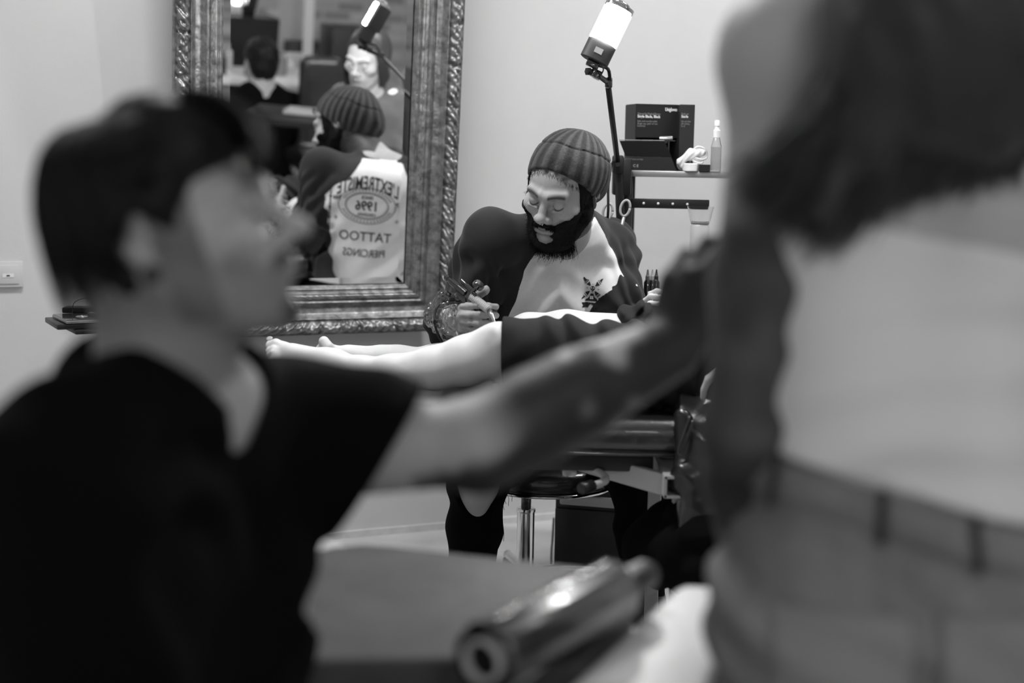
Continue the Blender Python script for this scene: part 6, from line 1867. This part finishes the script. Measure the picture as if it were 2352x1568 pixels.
        c = (1 - k) ** 3 * root + 3 * (1 - k) ** 2 * k * p1 + 3 * (1 - k) * k * k * p2 + k ** 3 * p3
        c = c + .003 * np.stack([np.sin(k[:, 0] * 7 + i), 0 * k[:, 0], np.cos(k[:, 0] * 5 + i)], 1)
        cs.append(c)
    strands('hair_strands', cs, np.concatenate([np.full(11, .0013), [.0010, .0007, .0002]]), mat('chestnut_strands', .055, .4), hr)
build_woman()

# ================================================================== near treatment table with the roll
m_pad = mat('grey_vinyl', .065, .55, spec=.12, bump=.35, bscale=35, var=.22, vscale=9)
m_pad2 = mat('pale_vinyl', .40, .45, bump=.3, bscale=35, var=.08, vscale=9)
TZ = .687
def slab_poly(name, pts, z, th, m, par, bev=.012):
    bm = NB(); a = [bm.verts.new((x, y, z)) for x, y in pts]; b = [bm.verts.new((x, y, z - th)) for x, y in pts]; n = len(pts)
    bm.faces.new(a); bm.faces.new(b[::-1])
    for k in range(n): bm.faces.new((a[k], b[k], b[(k + 1) % n], a[(k + 1) % n]))
    bmesh.ops.recalc_face_normals(bm, faces=bm.faces[:])
    es = [e for e in bm.edges if all(abs(v.co.z - z) < 1e-6 for v in e.verts)]
    bmesh.ops.bevel(bm, geom=es, offset=bev, segments=4, affect='EDGES', profile=.5)
    return obj(name, bm, m, par, SM)
def TP(px, py, z=TZ):
    """point of the table plane under a pixel"""
    d = P(px, py, 1.0) - np.array([0, 0, CAM_Z]); tt = (z - CAM_Z) / d[2]; q = np.array([0, 0, CAM_Z]) + d * tt; return (q[0], q[1])
def smooth_outline(pts, k=5):
    p = [np.array(x, float) for x in pts]; N = len(p); out = []
    for i in range(N):
        p0, p1, p2, p3 = p[i - 1], p[i], p[(i + 1) % N], p[(i + 2) % N]
        for j_ in range(k):
            t_ = j_ / k; out.append(tuple(.5 * ((2 * p1) + (-p0 + p2) * t_ + (2 * p0 - 5 * p1 + 4 * p2 - p3) * t_ * t_ + (-p0 + 3 * p1 - 3 * p2 + p3) * t_ ** 3)))
    return out
t = thing('massage_table', 'grey vinyl treatment table in the foreground with a black roll lying across it', 'table', (.0, 1.6, 0))
a_, b_, c_, d_ = TP(560, 1300), TP(835, 1248), TP(1380, 1302), TP(1470, 1330)
slab_poly('left_cushion', [TP(520, 1520), TP(540, 1330), TP(700, 1268), TP(760, 1252), TP(835, 1246), TP(900, 1250), TP(1380, 1302), TP(1440, 1310), TP(1452, 1330), TP(1445, 1400), TP(1340, 1530), TP(1100, 1512)], TZ, .05, m_pad, t)
slab_poly('right_cushion', [TP(1150, 1700), TP(1300, 1575), TP(1468, 1420), TP(1548, 1348), TP(1570, 1340), TP(1700, 1344), TP(2000, 1365), TP(2000, 1440), TP(1760, 1455), TP(1680, 1490), TP(1640, 1545), TP(1610, 1700)], TZ, .05, m_pad2, t)
bm = NB(); q0 = TP(560, 1540); q1 = TP(1090, 1560); tube(bm, [(q0[0], q0[1], TZ - .03), (q1[0], q1[1], TZ - .03)], .010, 12); obj('edge_rail', bm, mat('pale_rail', .5, .4), t)
bm = NB(); box(bm, (.14, 1.58, TZ - .066), (.86, .16, .03)); obj('support_board', bm, m_black, t, False)
for x, y in ((-.24, 1.53), (-.24, 1.64), (.52, 1.53), (.52, 1.64)): bm = NB(); box(bm, (x, y, (TZ - .08) / 2), (.035, .035, TZ - .08), bev=.003); obj('leg', bm, mat('dark_wood', .05, .5), t, SM)
t = thing('armrest_pad', 'pale curved pad with a dark edge beyond the grey table, left of the sitting legs', 'cushion', (-.42, 2.05, 0))
slab_poly('pad', [TP(640, 1330, .66), TP(650, 1240, .66), TP(720, 1218, .66), TP(775, 1232, .66), TP(812, 1252, .66), TP(760, 1280, .66)], .655, .03, m_pad2, t, .006)
slab_poly('dark_edge', [TP(636, 1334, .66), TP(646, 1238, .66), TP(720, 1214, .66), TP(779, 1229, .66), TP(822, 1252, .66), TP(762, 1286, .66)], .638, .014, m_black, t, .003)
q = TP(700, 1280, .66); bm = NB(); cyl(bm, (q[0], q[1], .0), (q[0], q[1], .63), .02); obj('post', bm, m_black, t)
# the black roll
ra, rb = P(1112, 1528, 1.30), P(1408, 1352, 1.52); rr = .0355; ANI = 0.25; ra[2] = rb[2] = TZ + rr + .001
t = thing('cling_film_roll', 'thick glossy black roll on a pale core lying across the grey table', 'roll', (ra + rb) / 2 - [0, 0, rr])
Lr = float(np.linalg.norm(rb - ra))
bm = NB(); lathe(bm, (0, 0, 0), (0, 0, Lr), [(0, .022), (0, .033), (.012, rr), (.5, rr * 1.0), (.985, rr), (1, .033), (1, .022), (0, .022)], 64, cap=False)
m_rollf = mat('black_film', .010, .2, spec=.9, coat=.5, ior=1.9)
b_ = m_rollf.node_tree.nodes['Principled BSDF']; b_.inputs['Anisotropic'].default_value = .9; b_.inputs['Anisotropic Rotation'].default_value = ANI; b_.inputs['Coat Roughness'].default_value = .07
tn = m_rollf.node_tree.nodes.new('ShaderNodeTangent'); tn.direction_type = 'RADIAL'; tn.axis = 'Z'; m_rollf.node_tree.links.new(tn.outputs[0], b_.inputs['Tangent'])
fo = obj('film', bm, m_rollf, None, R(50)); fo.parent = t
fo.matrix_local = Matrix.Translation(Vector(ra) - t.location) @ Vector(rb - ra).to_track_quat('Z', 'Y').to_matrix().to_4x4()
d = nrm(rb - ra); bm = NB(); lathe(bm, ra - d * .006, rb + d * .006, [(0, .0175), (0, .0215), (1, .0215), (1, .0175), (0, .0175)], 48, cap=False); obj('core', bm, mat('pale_card', .5, .7), t, R(50))
bm = NB(); lathe(bm, ra + d * .002, rb - d * .002, [(0, .017), (1, .017)], 32); obj('core_shade_plug', bm, mat('hollow_shade', .004, .9), t)  # black plug standing in for the shade inside the open core
bm = NB(); lathe(bm, rb + d * .004, rb + d * .085, [(0, .017), (.1, .019), (.9, .018), (1, .015)], 32); obj('end_plug', bm, m_black, t, SM)
# crumpled highlights: a loose flap of film end
bm = NB(); F = np.stack([d, [0, 0, 1], np.cross(d, [0, 0, 1])], 1)
n = 26; vs = []
side = np.cross(d, [0, 0, 1]); L_ = np.linalg.norm(rb - ra)
for i in range(n):
    s_ = i / (n - 1); c = ra + d * (L_ * s_); row = []
    for k_ in range(6):
        a = R(52 + k_ * 8 + 4 * math.sin(s_ * 17)); r2 = rr + .0006 + .0012 * (k_ == 5) + .0008 * math.sin(s_ * 50 + k_)
        row.append(bm.verts.new(c - side * math.cos(a) * r2 * -1 * -1 + np.array([0, 0, 1]) * math.sin(a) * r2))
    vs.append(row)
for i in range(n - 1):
    for k_ in range(5): bm.faces.new((vs[i][k_], vs[i + 1][k_], vs[i + 1][k_ + 1], vs[i][k_ + 1]))
fl = obj('loose_film_end', bm, MATS['black_film'], t)
sm = fl.modifiers.new('thick', 'SOLIDIFY'); sm.thickness = .0004

if __name__ == '__main__':
    bpy.context.view_layer.update()
